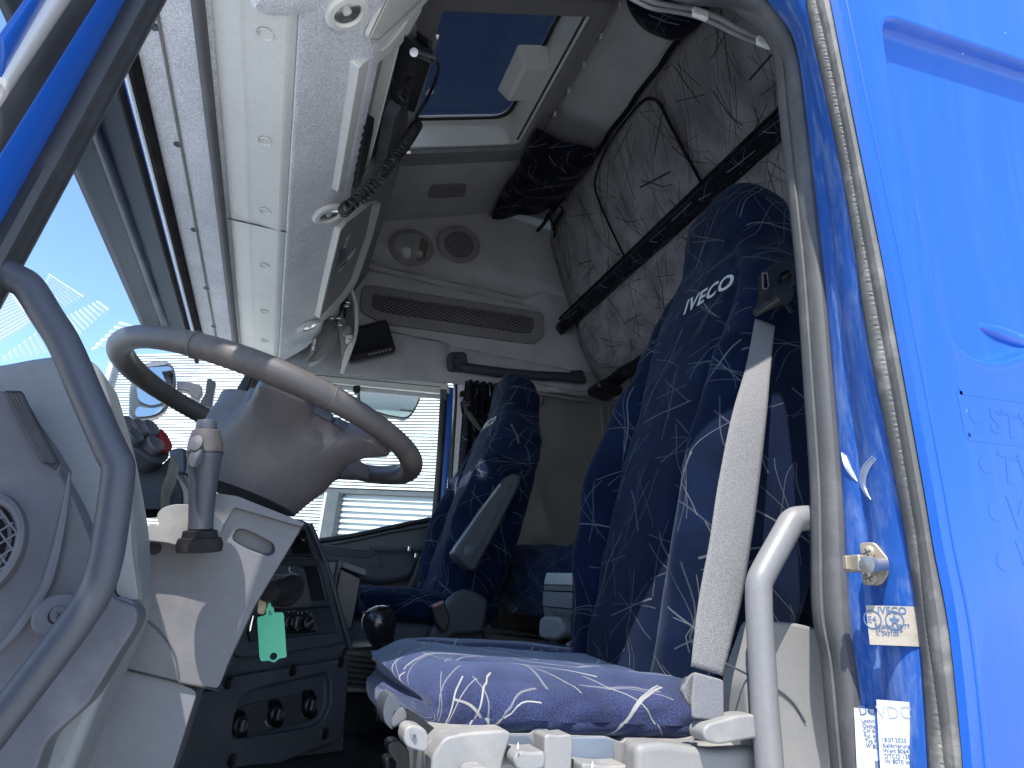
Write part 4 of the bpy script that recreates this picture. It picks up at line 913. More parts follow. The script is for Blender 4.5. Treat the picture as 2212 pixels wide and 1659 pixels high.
def lat(line, ext, **k):  # helper: lengthen a picture line on both ends before placing it
    (a, b), (c, d) = line[0], line[1]; 
    return [(a + (a - c) * ext, b + (b - d) * ext), (a, b), (c, d), (c + (c - a) * ext, d + (d - b) * ext)]
AL = [((51, 0), (0, 72)), ((85, 0), (0, 150)), ((137, 0), (0, 202)), ((195, 0), (0, 308)), ((263, 0), (0, 470)), ((350, 0), (0, 646))]
AX = [-.10, -.075, -.05, -.01, .04, .08]
ext = [1.6, 1.2, 1.0, .7, .45, .12]
ed = []
for (ln, x, e) in zip(AL, AX, ext):
    (a, b), (c, d) = ln
    # a little past the picture's edges
    p = P(a + (a - c) * .35, b + (b - d) * .35, X=x); q = P(c + (c - a) * .1, d + (d - b) * .1, X=x); dirv = (q - p)
    ed.append([p - dirv * .05, p, q, q + dirv * .05])
ap = part('windscreen_pillar', cab, (0, .25, 1))
for i, (m, bl, nm) in enumerate((('blue', .004, 'outer_panel'), ('chrome2', .012, 'bright_trim'), ('rubdark', .010, 'outer_seal'), ('blue', .006, 'painted_jamb'), ('rubdark', .020, 'inner_seal'))):
    if m == 'chrome2': M[m] = simple('bright_moulding', (.55, .52, .50), .3, .3)
    strip(nm, ed[i], ed[i + 1], M[m], ap, bulge=bl, dirn=(-.7, -.7, 0), nu=20, curve=False, prof=[0, .75, 1, .9, 1, .6, 0] if nm == 'inner_seal' else None)
# driver doorway rear edge: seals, worn blue jamb, outer side panel
b0 = [(1380, -60), (1455, 0), (1569, 12), (1608, 37), (1647, 70), (1670, 105), (1680, 150), (1686, 220), (1697, 330), (1719, 523), (1730, 650), (1741, 813), (1756, 1048), (1758, 1188), (1760, 1318), (1779, 1416), (1790, 1533), (1802, 1657), (1815, 1800)]
b1 = [(1560, -110), (1640, -20), (1665, 10), (1682, 27), (1700, 48), (1712, 70), (1723, 94), (1736, 180), (1750, 300), (1772, 508), (1786, 650), (1799, 813), (1817, 1048), (1823, 1182), (1833, 1357), (1842, 1420), (1853, 1494), (1868, 1657), (1882, 1800)]
b2 = [(1738, -80), (1746, 0), (1758, 70), (1791, 219), (1827, 391), (1852, 540), (1866, 648), (1885, 759), (1920, 931), (1948, 1080), (1966, 1182), (1989, 1338), (2003, 1500), (2012, 1649), (2020, 1800)]
b3 = [(1752, -80), (1764, 0), (1774, 39), (1803, 172), (1840, 360), (1866, 508), (1909, 735), (1952, 970), (1987, 1181), (2009, 1377), (2030, 1530), (2044, 1657), (2058, 1800)]
b4 = [(1786, -80), (1803, 0), (1858, 273), (1913, 540), (1971, 853), (2003, 1026), (2030, 1188), (2048, 1260), (2071, 1416), (2094, 1657), (2106, 1800)]
def byrow(pts, rows):  # value of u at given picture rows
    out = []
    for r in rows:
        for i in range(len(pts) - 1):
            if pts[i][1] <= r <= pts[i + 1][1]:
                t = (r - pts[i][1]) / max(pts[i + 1][1] - pts[i][1], 1e-6); out.append((pts[i][0] + (pts[i + 1][0] - pts[i][0]) * t, r)); break
    return out
dp = part('door_pillar', cab, (0, -.6, .6))
XS = .085
i0 = resample(cat(PP(b0, X=XS), 4), 140); i1 = resample(cat(PP(b1, X=.045), 4), 140)
SD = Vector((-.75, .6, 0))
seal = strip('door_seal', i0, i1, M['rubber'], dp, bulge=.016, dirn=SD, prof=[0, .55, .75, .55, .8, 1, 1, .85, .5, .1], nu=140, nv=18, curve=False)
rows = [-70, 0, 70, 150, 250, 391, 540, 648, 759, 931, 1080, 1182, 1338, 1500, 1649, 1790]
j1 = [P(u, v, X=.045) for u, v in byrow(b1, rows)]; j2 = [P(u, v, X=-.055) for u, v in byrow(b2, rows)]
jam = strip('jamb', j1, j2, M['bluejamb'], dp, bulge=.007, dirn=(-.2, 1, 0), prof=[-.6, .2, .1, -.5, .4, .6, .5, 0], nu=120, nv=24)
j2b = [P(u, v, X=-.06) for u, v in byrow(b2, rows)]; j3 = [P(u, v, X=-.072) for u, v in byrow(b3, rows)]; j4 = [P(u, v, X=-.085) for u, v in byrow(b4, rows)]
# ribbed cloth seal: one bump per wrinkle
A_ = resample(cat(j2b, 8), 420); B_ = resample(cat(j3, 8), 420)
grid('ribbed_seal', lambda s, t: A_[round(s * 420)].lerp(B_[round(s * 420)], t) + SD * ((.0085 + .0006 * math.sin(s * 420 * 2.6 + 1.2 * noise.noise(Vector((s * 90, t * 3, 0))))) * math.sin(PI * min(1, t * 1.02)) ** .6), 420, 10, M['rubberdusty'], dp, solid=.003)
tube('seam_cord', [A_[i].lerp(B_[i], .93) + SD * .004 for i in range(0, 421, 4)], .0016, M['pale'], dp, seg=6)
strip('outer_seal', j3, j4, M['rubberdusty'], dp, bulge=.014, dirn=SD, prof=[.2, .8, 1, .95, .8, .5, .45, .1], nu=80, nv=14)
tube('seal_gap', [p + Vector((.006, 0, 0)) for p in cat(j4, 6)], .004, M['rubblack'], dp, seg=6)
# white door rail strip at the top of the doorway
tube('pale_rail', cat([P(u, v, X=.12) for u, v in [(1340, -30), (1405, 2), (1450, 12), (1500, 20), (1550, 38), (1585, 58), (1620, 74), (1655, 86)]], 5), [.0045] * 36, M['shell'], cab, seg=10)
tube('pale_rail', cat([P(u, v, X=.125) for u, v in [(1340, -16), (1402, 16), (1448, 24), (1497, 34), (1545, 52), (1580, 70), (1616, 86), (1652, 98)]], 5), [.0032] * 36, M['shell'], cab, seg=8)
for u, v in ((1512, 30), (1650, 92)): box('rail_clip', P(u, v, X=.115), (.008, .026, .016), M['pale'], cab)
# outer side panel with its sunken field
XO = -.10
op = part('side_panel', cab, (XO, -.8, .8))
b4x = [(1600, -900), (1700, -480)] + b4; rowsx = [-600, -300] + rows
fe = [P(u, v, X=XO) for u, v in [(1903, 32), (2420, 205), (2420, 700), (2150, 785), (2085, 770), (2040, 715), (2000, 530), (1958, 330), (1915, 130)]]
fe2 = rnd(fe, .03, 4); poly = [(p.y, p.z) for p in fe2]
e4 = cat([P(u, v, X=XO) for u, v in byrow(b4x, rowsx)], 6)
NB = 420
ol = resample([Vector((XO, y, z)) for y, z in poly] + [Vector((XO, *poly[0]))], NB)[:-1]
ce_ = sum(ol, Vector()) / NB
bp_ = [(p.y, p.z) for p in e4] + [(e4[-1].y - .55, e4[-1].z), (e4[0].y - .55, e4[0].z + .3)]
def out_to(p):
    dy, dz = p.y - ce_.y, p.z - ce_.z; best = 9
    for i in range(len(bp_)):
        (y0_, z0_), (y1_, z1_) = bp_[i - 1], bp_[i]; ey, ez = y1_ - y0_, z1_ - z0_; den = dy * ez - dz * ey
        if abs(den) < 1e-9: continue
        t = ((y0_ - ce_.y) * ez - (z0_ - ce_.z) * ey) / den; q = ((y0_ - ce_.y) * dz - (z0_ - ce_.z) * dy) / den
        if t > .5 and -.001 <= q <= 1.001: best = min(best, t)
    return Vector((XO, ce_.y + dy * best, ce_.z + dz * best))
bo_ = [out_to(p) for p in ol]
def nrm2(i):
    t = ol[(i + 2) % NB] - ol[i - 2]; n_ = Vector((0, t.z, -t.y)).normalized()
    return n_ if n_.dot(ce_ - ol[i]) > 0 else -n_
nn_ = [nrm2(i) for i in range(NB)]
rings = [[Vector((XO + .006, p.y, p.z)) for p in bo_], [p.lerp(c, .02) for p, c in zip(bo_, ce_ and [ce_] * NB)], [p.lerp(q, .5) for p, q in zip(bo_, ol)]]
for off_, d_ in ((-.012, 0), (-.008, -.0010), (-.004, -.0016), (-.0015, -.0006), (-.0005, .0006), (.001, .004), (.003, .011), (.005, .016), (.008, .0185), (.014, .020), (.024, .0215)):
    rings.append([p + n_ * off_ + Vector((d_, 0, 0)) for p, n_ in zip(ol, nn_)])
last = rings[-1]; cc3 = ce_ + Vector((.0265, 0, 0))
for f in (.2, .4, .6, .8, .97): rings.append([p.lerp(cc3, f) for p in last])
vs = [v for r in rings for v in r]; fs = []
for k in range(len(rings) - 1):
    for j in range(NB): fs.append([k * NB + j, k * NB + (j + 1) % NB, (k + 1) * NB + (j + 1) % NB, (k + 1) * NB + j])
fs.append([(len(rings) - 1) * NB + j for j in range(NB)])
opm = mk('outer_panel', vs, fs, M['blue'], op)
tube('panel_fold', [p + Vector((.0015, -.020, 0)) for p in e4], .0036, M['blue'], op, seg=10)
hb = P(2190, 737, X=XO + .024)
lathe('dent_shade_bulge', [(.001, .009), (.03, .008), (.052, .005), (.062, 0), (.063, -.006)], hb, (-1, 0, 0), M['blue'], op, seg=48, sx=.2, ref=(0, -.12, 1))  # bulge added in place of a dent, for the shade under it
ghost = simple('faded_decal_trace', (.012, .082, .385), .34, coat=.18)
def gp_(x, y, o=0): 
    p = P(*K('e6', (x, y))[0], X=XO - .00025); return p
lx = gp_(960, 480) - gp_(760, 440); ly = Vector((0, .02, 1))
for s_, x, y, sz in (('STY', 765, 535, .040), ('TV', 830, 860, .044), ('W', 890, 1170, .044), ('V', 955, 1480, .044)):
    text('faded_lettering', s_, gp_(x, y), Vector((0, -1, -.06)), Vector((0, -.10, 1)), sz, ghost, op, bold=.02, ext=.00005)
for x, y in ((667, 435), (735, 760), (797, 1075), (853, 1408)):
    lathe('faded_dot', [(.001, 0), (.0085, 0), (.001, .0001)], gp_(x, y), (-1, 0, 0), ghost, op, seg=20)
for a, b in (((560, 270), (620, 575)), ((560, 270), (989, 330)), ((620, 575), (989, 620))):
    p, q = gp_(*a), gp_(*b); d_ = (q - p).normalized().cross(Vector((1, 0, 0))) * .004
    mk('faded_frame', [p - d_, p + d_, q + d_, q - d_], [[0, 1, 2, 3]], ghost, op, smooth=False)
# striker on the jamb
jb = bvh(jam)
JN = Vector((-.35, .93, 0)).normalized()
def J(u, v, lift=.001):
    r = ray(u, v).normalized(); h_ = jb.ray_cast(EYE, r)
    return (h_[0] if h_[0] is not None else P(u, v, X=0)) + JN * lift
JN = Vector((-.35, .93, 0)).normalized()
st = thing('door_striker', 'dusty metal door striker with pin and two cross screws on the blue pillar', 'door striker', tuple(J(1880, 1215)))
so = K('c9', (1310, 380), (1395, 375), (1475, 470), (1475, 555), (1430, 615), (1335, 615), (1325, 560), (1325, 470))
sc_ = J(*K('c9', (1395, 495))[0]); SP_ = (sc_ + JN * .004, JN)
prism('striker_plate', rnd([P(u, v, pl=SP_) for u, v in so], .004, 3), JN * .006, M['steel'], st, bevel=.002)
for a in ((1350, 430), (1362, 572)):
    c = P(*K('c9', a)[0], pl=(sc_ + JN * .010, JN)); lathe('screw', [(.001, 0), (.0072, 0), (.0070, .002), (.004, .0035), (.001, .0035)], c, JN, M['steel'], st, seg=20)
    for q in (0, 1):
        e_ = Matrix.Rotation(.4 + q * PI / 2, 3, JN) @ Vector((0, 0, 1)); box('cross_slot', c + JN * .0036, (.0012, .0012, .008), M['charcoal'], st, rot=(Vector((0, 0, 1)).rotation_difference(e_)).to_matrix(), bevel=0)
pc = P(*K('c9', (1430, 500))[0], pl=(sc_ + JN * .010, JN)); pe = P(*K('c9', (1340, 498))[0], pl=(sc_ + JN * .034, JN))
dv = pe - pc
lathe('pin', [(.001, 0), (.007, 0), (.0065, .010), (.0055, dv.length * .6), (.0085, dv.length * .7), (.0088, dv.length), (.001, dv.length + .001)], pc, dv, simple('dull_pin_steel', (.6, .58, .54), .38, .9), st, seg=20)
box('catch_block', P(*K('c9', (1278, 492))[0], pl=(sc_ + JN * .022, JN)), (.022, .012, .017), M['steel'], st, bevel=.002)
box('catch_block', P(*K('c9', (1250, 490))[0], pl=(sc_ + JN * .022, JN)), (.006, .016, .014), M['steel'], st, bevel=.001)
# stickers
def sheet(name, label, catn, quad, m, lift=.0022):
    c_ = J(sum(q[0] for q in quad) / 4, sum(q[1] for q in quad) / 4, .0065 + lift); pl_ = (c_, JN)
    o = prism(name, [P(u, v, pl=pl_) for u, v in quad], JN * .0003, m, None, bevel=0, smooth=False); SHP[name + str(len(SHP))] = (c_ + JN * .0006, JN)
    return tag(o, label, catn)
SHP = {}
s1 = sheet('sticker', 'small dirty white sticker with blue print below the door striker', 'sticker', K('c9', (1335, 722), (1610, 730), (1640, 952), (1358, 940)), M['dirtypaper'])
PL1 = list(SHP.values())[-1]
def onJ(n_, s_, at_, to_, size, m, par, pl, **k):
    a, b = P(*K('c9', at_)[0], pl=pl), P(*K('c9', to_)[0], pl=pl); xd = b - a
    return text(n_, s_, a, xd, JN.cross(xd), size, m, par, ext=.0002, **k)
onJ('lettering', 'IVECO', (1400, 768), (1520, 771), .0098, M['ink'], s1, PL1, bold=.01)
e1_ = JN.cross(Vector((0, 0, 1))).normalized(); e2_ = Vector((0, 0, 1))
if e1_.dot(RT) < 0: e1_ = -e1_
for a in ((1372, 800), (1495, 806)):
    c = P(*K('c9', a)[0], pl=PL1)
    tube('round_mark', [c + (e1_ * math.cos(q) + e2_ * math.sin(q)) * .0085 for q in [2 * PI * i / 28 for i in range(28)]], .0006, M['ink'], s1, seg=6, closed=True)
    if a[0] > 1400: mk('star_mark', [c + JN * .0004] + [c + JN * .0004 + (e1_ * math.sin(PI * i / 5) + e2_ * math.cos(PI * i / 5)) * (.0058 if i % 2 == 0 else .0024) for i in range(10)], [[0, i + 1, (i + 1) % 10 + 1] for i in range(10)], M['ink'], s1, smooth=False)
    else: text('mark', 'E4', c - e1_ * .005 - e2_ * .003, e1_, e2_, .009, M['ink'], s1, ext=.0002)
for i, s_ in enumerate(('Emission 88/77', 'EEC 72/306', 'n. 043105')):
    onJ('print_line', s_, (1385 + i * 4, 845 + i * 22), (1500, 848 + i * 22), .0055, M['ink'], s1, PL1)
s2 = sheet('service_sticker', 'tall white paper service sticker nearest the ribbed seal at the foot of the pillar', 'sticker', K('c9', (1395, 1245), (1610, 1262), (1650, 1700), (1420, 1700)), M['paper'], .001)
PL2 = list(SHP.values())[-1]
s3 = sheet('service_sticker', 'white printed service sheet half hidden behind the smooth rubber door seal', 'sticker', K('c9', (1270, 1290), (1400, 1300), (1420, 1700), (1290, 1700)), M['paper'], 0)
PL3 = list(SHP.values())[-1]
onJ('lettering', 'VDO', (1402, 1350), (1470, 1350), .016, M['silverprint'], s2, PL2)
onJ('lettering', 'DO', (1300, 1330), (1340, 1330), .012, M['ink'], s3, PL3)
for i, s_ in enumerate(('Lochring 8', 'Osche AG', 'CH 4051', 'Ful. 4881', 'Typ FI', 'W 8064')):
    onJ('print_line', s_, (1312 + i * 5, 1370 + i * 28), (1400, 1376 + i * 28), .0052, M['ink'], s3, PL3)
for i, s_ in enumerate(('18.07.2023', 'Kalibrierung', 'Wert 8064', 'DTCO 1381', 'W 8070 imp')):
    onJ('print_line', s_, (1425 + i * 5, 1478 + i * 30), (1475 + i * 5, 1480 + i * 30), .0052, M['ink'], s2, PL2)
# scrape marks on the jamb
for q in (((1210, 1120), (1235, 1190), (1275, 1265)), ((1380, 1140), (1330, 1210), (1320, 1290), (1350, 1365))):
    pts = K('c6', *q)
    for k in range(3):
        tube('scrape_mark', cat([J(u + k * 4 - 4, v + k * 3, .0005) for u, v in pts], 5), [.0004 + .002 * math.sin(PI * i / (5 * (len(pts) - 1))) for i in range(5 * (len(pts) - 1) + 1)], simple('scraped_paint', (.55, .60, .68), .7), dp, seg=6, flat=.4)

# pull handle beside the driver seat
ph = thing('seat_side_handle', 'grey plastic grab handle beside the driver seat at the rear of the doorway', 'grab handle', (.12, -.58, .5))
hp = cat(Q('c9', [(1110, 232), (1045, 238), (985, 240), (930, 255), (890, 320), (840, 410), (780, 520), (745, 600), (742, 700), (748, 850), (760, 1050), (775, 1300), (792, 1500), (805, 1700)], X=.11), 5)
tube('handle_bar', hp, .0155, M['handlegrey'], ph, seg=18)
# grab handle on the windscreen pillar
pg = thing('pillar_grab_handle', 'long bent grey grab handle in front of the dashboard at the left', 'grab handle', (.05, .2, .6))
hp = cat(PP([(-20, 570), (30, 600), (62, 620), (100, 680), (140, 745), (190, 860), (225, 940), (246, 985), (256, 1010), (250, 1070), (240, 1140), (228, 1210), (205, 1280), (160, 1350), (100, 1430), (30, 1520), (-40, 1610)], X=.05), 5)
tube('handle_bar', hp, [.0128] * len(hp), M['grab'], pg, seg=20)
lathe('mount_disc', [(.001, 0), (.0185, 0), (.0195, .003), (.0178, .006), (.008, .007), (.008, .002), (.001, .002)], P(126, 1330, X=.105), (-1, -.25, .1), M['dashgrey'], pg, seg=36, sx=.9)
lathe('screw', [(.001, 0), (.0072, 0), (.0065, .004), (.001, .005)], P(128, 1328, X=.100), (-1, -.25, .1), M['dashgrey'], pg, seg=24)
for q in (0, 1):
    box('cross_slot', P(129, 1328, X=.092), (.0012, .0012, .007), M['black'], pg, rot=Matrix.Rotation(.6 + q * PI / 2, 3, 'X'), bevel=0)

# ------------------------------------------------------------------ dashboard
db = thing('dashboard', 'grey dashboard with pale upper corner and end cap beside the driver door', 'dashboard', (.3, .3, .7))
def dpx(pts, X, vec, m, nm, r=.01, bev=.004, **k): return prism(nm, rnd(PP(pts, X=X), r, 4), vec, m, db, bevel=bev, **k)
dpx([(-140, 800), (0, 785), (70, 771), (130, 764), (185, 768), (214, 790), (232, 850), (262, 960), (292, 1130), (300, 1320), (230, 1480), (120, 1750), (-140, 1750)], .17, (.10, 0, 0), M['pale2'] if 'pale2' in M else M.setdefault('pale2', plastic('dash_top_plastic', (.17, .18, .19), .45, 700, .35, .15)), 'dash_corner', .02, .018, seg=4)
dpx([(-140, 850), (0, 842), (20, 850), (58, 893), (100, 950), (133, 1005), (128, 1020), (165, 1086), (202, 1180), (240, 1290), (300, 1310), (296, 1350), (250, 1420), (191, 1520), (100, 1600), (50, 1750), (-140, 1750)], .13, (.05, 0, 0), M['dashgrey'], 'end_cap', .008, .010, seg=4)
# raised rounded moulding round the speaker
sp2 = thing('door_speaker_grille', 'round dark mesh speaker grille at the left edge of the picture in the dashboard end', 'loudspeaker', tuple(P(-20, 1180, X=.10)))
lathe('rim', [(.021, -.004), (.0265, -.006), (.028, .001), (.031, .003), (.034, .001), (.035, -.01)], P(-52, 1178, X=.12), (-1, 0, .05), M['dashgrey'], sp2, seg=48, sx=1.35, ref=(0, 0, 1))
lathe('cone', [(.001, -.002), (.027, -.002), (.027, 0), (.001, 0)], P(-52, 1178, X=.125), (-1, 0, .05), M['matblack'], sp2, seg=40, sx=1.35, ref=(0, 0, 1))
cs = P(-52, 1178, X=.119)
for k in range(-6, 7):
    for s in (1, -1):
        d = Vector((0, 1, s * 1.0)).normalized(); n_ = Vector((0, -s * 1.0, 1)).normalized(); off = k * .0095
        if abs(off) > .032: continue
        Ln = math.sqrt(.034 ** 2 - off ** 2); tube('mesh_wire', [cs + n_ * off - d * Ln * .9, cs + n_ * off + d * Ln * .9], .0009, M['dashgrey'], sp2, seg=6)
# ridge between cap and speaker field
tube('cap_ridge', cat([P(u, v, X=.122) for u, v in [(150, 1020), (142, 1080), (122, 1180), (95, 1270), (50, 1340), (0, 1400), (-60, 1450)]], 6), [.001 + .006 * math.sin(PI * i / 36) for i in range(37)], M['dashgrey'], db, seg=14, flat=.5)
# side vent slats
vt = thing('side_vent', 'dark slatted side window vent in the dashboard end cap', 'air vent', tuple(P(75, 925, X=.12)))
va = [P(u, v, X=.122) for u, v in K('c4', (30, 895), (140, 895), (385, 1345), (355, 1395), (280, 1350))]
prism('vent_well', va, (-.004, 0, 0), M['rubblack'], vt, bevel=.001)
for k in range(4):
    o = k * 26; tube('vent_slat', [P(u, v, X=.116) for u, v in K('c4', (50 + o, 905 + o * .1), (150 + o * .8, 1100), (285 + o * .75, 1340 + o * .1))], .0028, M['rubdark'], vt, seg=8)
# dash trim to the right of the grab handle
dpx(K('c7', (800, 190), (825, 60), (830, 260), (870, 560), (860, 600), (720, 570), (760, 400)), .155, (.03, 0, 0), M['palegrey'], 'trim_boss', .01, .008, seg=3)
dpx(K('c7', (700, 560), (850, 600), (845, 690), (800, 820), (690, 1010), (560, 1220), (300, 1490), (100, 1540), (60, 1640), (-60, 1640), (300, 1200), (600, 800)), .14, (.05, 0, 0), M['grey'], 'lower_trim', .015, .012, seg=3)
# main dash body under the windscreen
xprism('dash_body', [(.18, .32), (.18, .60), (.24, .72), (.40, .775), (.80, .77), (.80, .32)], .27, 2.18, M['dashgrey'], db, bevel=.03, seg=4)
# switch pod beside the instruments
sw = thing('switch_pod', 'small switch panel with round buttons and a red hazard button behind the grab handle', 'switch panel', tuple(P(330, 960, X=.62)))
SPN = Vector((-.52, -.60, .62)).normalized(); SPO = P(330, 960, X=.60)
def sw_(x, y, o=0): return P(*K('d3', (x, y))[0], pl=(SPO + SPN * o, SPN))
prism('pod_panel', rnd([sw_(x, y) for x, y in [(250, 890), (480, 905), (640, 950), (740, 1000), (860, 1180), (915, 1270), (905, 1330), (830, 1390), (740, 1370), (450, 1180), (250, 1060)]], .006), -SPN * .03, M['charcoal'], sw, bevel=.003)
for x, y, r in ((400, 1000, .016), (530, 1030, .016), (650, 1040, .016), (480, 1130, .014), (700, 1220, .016)):
    c = sw_(x, y, .001); lathe('round_button', [(.001, 0), (r, 0), (r, .010), (r * .85, .013), (r * .6, .011), (.001, .011)], c, SPN, M['grey'] if y != 1130 else M['charcoal'], sw, seg=28)
prism('hazard_button', rnd([sw_(x, y) for x, y in [(730, 1055), (760, 1048), (830, 1120), (892, 1240), (880, 1290), (830, 1310), (790, 1290), (750, 1180)]], .004), SPN * .012, M['red'], sw, bevel=.003)
tr = [sw_(x, y, .0125) for x, y in [(825, 1130), (832, 1185), (868, 1190)]]
frame('hazard_triangle', tr, [sum(tr, Vector()) / 3 + (p - sum(tr, Vector()) / 3) * .6 for p in tr], SPN, .0005, M['pink'], sw, bevel=0)
prism('pod_side', [P(u, v, X=.62) for u, v in K('d3', (250, 1050), (450, 1180), (740, 1370), (830, 1400), (905, 1330), (925, 1290), (880, 1500), (815, 1659), (800, 1900), (250, 1900))], (.12, 0, 0), M['dark'], sw, bevel=.008, seg=3)
dpx(K('d3', (850, 1420), (935, 1420), (1060, 1700), (1060, 2000), (780, 2000), (800, 1700)), .78, (.3, 0, 0), M['dashgrey'], 'centre_cowl', .01, .01)
dpx(K('d3', (890, 1240), (1000, 1215), (1090, 1225), (1100, 1520), (960, 1510)), 1.0, (.5, 0, 0), M['charcoal'], 'far_cowl', .01, .01)

# ------------------------------------------------------------------ steering wheel
WC = Vector((.5, .04, .872)); TH = .235; R0_ = .228
UX = Vector((1, 0, 0)); UY = Vector((0, math.cos(TH), math.sin(TH))); UN = UX.cross(UY)
sw2 = thing('steering_wheel', 'large worn grey steering wheel seen from below at a slant', 'steering wheel', tuple(WC))
rp = [WC + UX * R0_ * math.cos(a) + UY * R0_ * math.sin(a) for a in [2 * PI * i / 96 for i in range(96)]]
tube('rim', rp, [.0165 + .0012 * math.cos(4 * 2 * PI * i / 96) for i in range(96)], M['leather'], sw2, seg=20, closed=True, up=UN)
for k in (41, 89, 53, 7):
    p, q = rp[k], rp[(k + 1) % 96]; tube('rim_joint', [p, p + (q - p).normalized() * .0016], .0182, M['hub'], sw2, seg=24)
def wp(a, r, n_): return WC + UX * r * math.cos(a) + UY * r * math.sin(a) + UN * n_
# boss: broad dished hub joined to the rim by four spokes
def hub(s, t):
    a = 2 * PI * t
    spoke = max(0, math.cos(a * 2 + PI / 2 * 0 + .0)) 
    lob = .5 + .5 * math.cos(2 * (a - PI * .5) * 1.0)  # fore and aft lobes
    r = [.000, .05, .085, .115, .15][int(s * 4)] if s < 1 else .15
    return wp(a, r * (1 - .25 * (1 - spoke)), -.05 + .03 * s)
RK = [(0, .125), (22, .14), (31, .212), (44, .212), (52, .160), (60, .160), (66, .163), (78, .216), (90, .216), (103, .115), (118, .084), (180, .080)]
def RA(a):
    ph_ = abs((math.degrees(a) - 270 + 540) % 360 - 180)
    for k in range(len(RK) - 1):
        if RK[k][0] <= ph_ <= RK[k + 1][0]:
            f = (ph_ - RK[k][0]) / (RK[k + 1][0] - RK[k][0]); f = f * f * (3 - 2 * f); return RK[k][1] + (RK[k + 1][1] - RK[k][1]) * f
def RS(a, w_):
    if w_ < 1: return RA(a)
    return sum(RA(a + math.radians(w_ * (k / 6 - 1))) for k in range(13)) / 13
loops = []
for f, n_, rc_ in [(0.0, .010, .01), (.5, .008, .05), (.93, .002, .08), (.99, -.004, .09), (1, -.010, .09), (.98, -.018, .09), (.86, -.026, .098), (.66, -.040, .098), (.45, -.058, .096), (.26, -.080, .092), (.10, -.105, .087), (0, -.128, .083), (0, -.130, .01)]:
    loops.append([wp(2 * PI * j / 288, rc_ + (RS(2 * PI * j / 288, 60 * max(0, .98 - f) if n_ < -.012 else 0) - rc_) * f, n_) - UY * .010 * (1 - f) * (n_ < -.03) for j in range(288)])
loft('hub_cover', loops, M['hub'], sw2)
tube('hub_seam', [wp(a, .086, -.104) - UY * .010 for a in [2 * PI * i / 60 for i in range(60)]], .0012, M['charcoal'], sw2, seg=6, closed=True)
for da in (0, .30): box('wheel_switch', wp(PI * (1.13) + da, .166, -.006), (.010, .045, .012), M['charcoal'], sw2, rot=Matrix.Rotation(TH, 3, 'X') @ Matrix.Rotation(PI * 1.13 + da, 3, 'Z'), bevel=.003)
# ------------------------------------------------------------------ steering column
co = thing('steering_column', 'light grey steering column cover below the wheel with a small finger recess', 'steering column', (.45, .08, .6))
XC = .37
side_p = K('c7', (840, 410), (880, 330), (945, 215), (1310, 290), (1330, 265), (1480, 0), (1905, 130), (1890, 165), (1600, 650), (1440, 1000), (1380, 1160), (1140, 1120), (690, 1010), (700, 900))
o = prism('column_cover', rnd(PP(side_p, X=XC), .006, 3), (.17, 0, 0), M['grey'], co, bevel=.014, seg=5)
# finger recess cut into the cover
rc = K('c7', (1500, 150), (1460, 215), (1560, 280), (1700, 325), (1742, 300), (1735, 245), (1640, 190), (1540, 150))
ctr = prism('cutter', [p + Vector((-.002, 0, 0)) for p in rnd(PP(rc, X=XC), .012, 4)], (.018, .004, .004), None, None, bevel=0)
cut(o, ctr)
frame('recess_wall', [p + Vector((.0004, 0, 0)) for p in rnd(PP(rc, X=XC), .012, 4)], [p + Vector((.016, .003, .003)) for p in rnd(PP(rc, X=XC), .012, 4)], (1, 0, 0), .001, simple('polished_recess', (.16, .16, .175), .25), co, bevel=0)
pts = cat(PP(K('c7', (855, 690), (960, 750), (1060, 860), (1110, 960), (1135, 1120)), X=XC - .0008), 6)
tube('cover_groove', pts, .0013, M['charcoal'], co, seg=6)
tube('cover_edge_gap', PP(K('c7', (690, 1010), (1140, 1120), (1375, 1165)), X=XC - .0006), .0013, M['rubblack'], co, seg=6)
o2 = prism('lower_cover', rnd(PP(K('c7', (690, 1013), (1140, 1123), (1250, 1175), (1200, 1330), (1050, 1800), (-100, 1900), (100, 1600), (240, 1500), (520, 1300)), X=XC + .004), .008, 3), (.16, 0, 0), M['grey2'] if 'grey2' in M else M.setdefault('grey2', plastic('pale_lower_plastic', (.145, .148, .16), .4, 1300, .2, .1)), co, bevel=.016, seg=5)
lathe('screw_hole', [(.001, 0), (.008, 0), (.008, .001), (.001, .001)], P(*K('c7', (978, 270))[0], X=XC - .001), (-1, 0, 0), M['rubblack'], co, seg=18)
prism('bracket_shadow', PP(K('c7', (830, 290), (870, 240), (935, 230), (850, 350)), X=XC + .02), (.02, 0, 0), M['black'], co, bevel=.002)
prism('stalk_housing', rnd(PP(K('c7', (870, 190), (900, 140), (960, 115), (1010, 130), (985, 60), (1030, 10), (1110, -10), (1300, 0), (1420, 120), (1305, 285), (1290, 300), (1060, 235), (930, 220), (890, 235)), X=.34), .006, 3), (.06, 0, 0), M['palegrey'], co, bevel=.008, seg=3)
prism('top_collar', rnd(PP(K('c7', (1360, -80), (1500, -60), (1930, 110), (1905, 135), (1480, 10), (1330, 265), (1290, 240)), X=.36), .003, 3), (.17, 0, 0), M['grey'], co, bevel=.003)
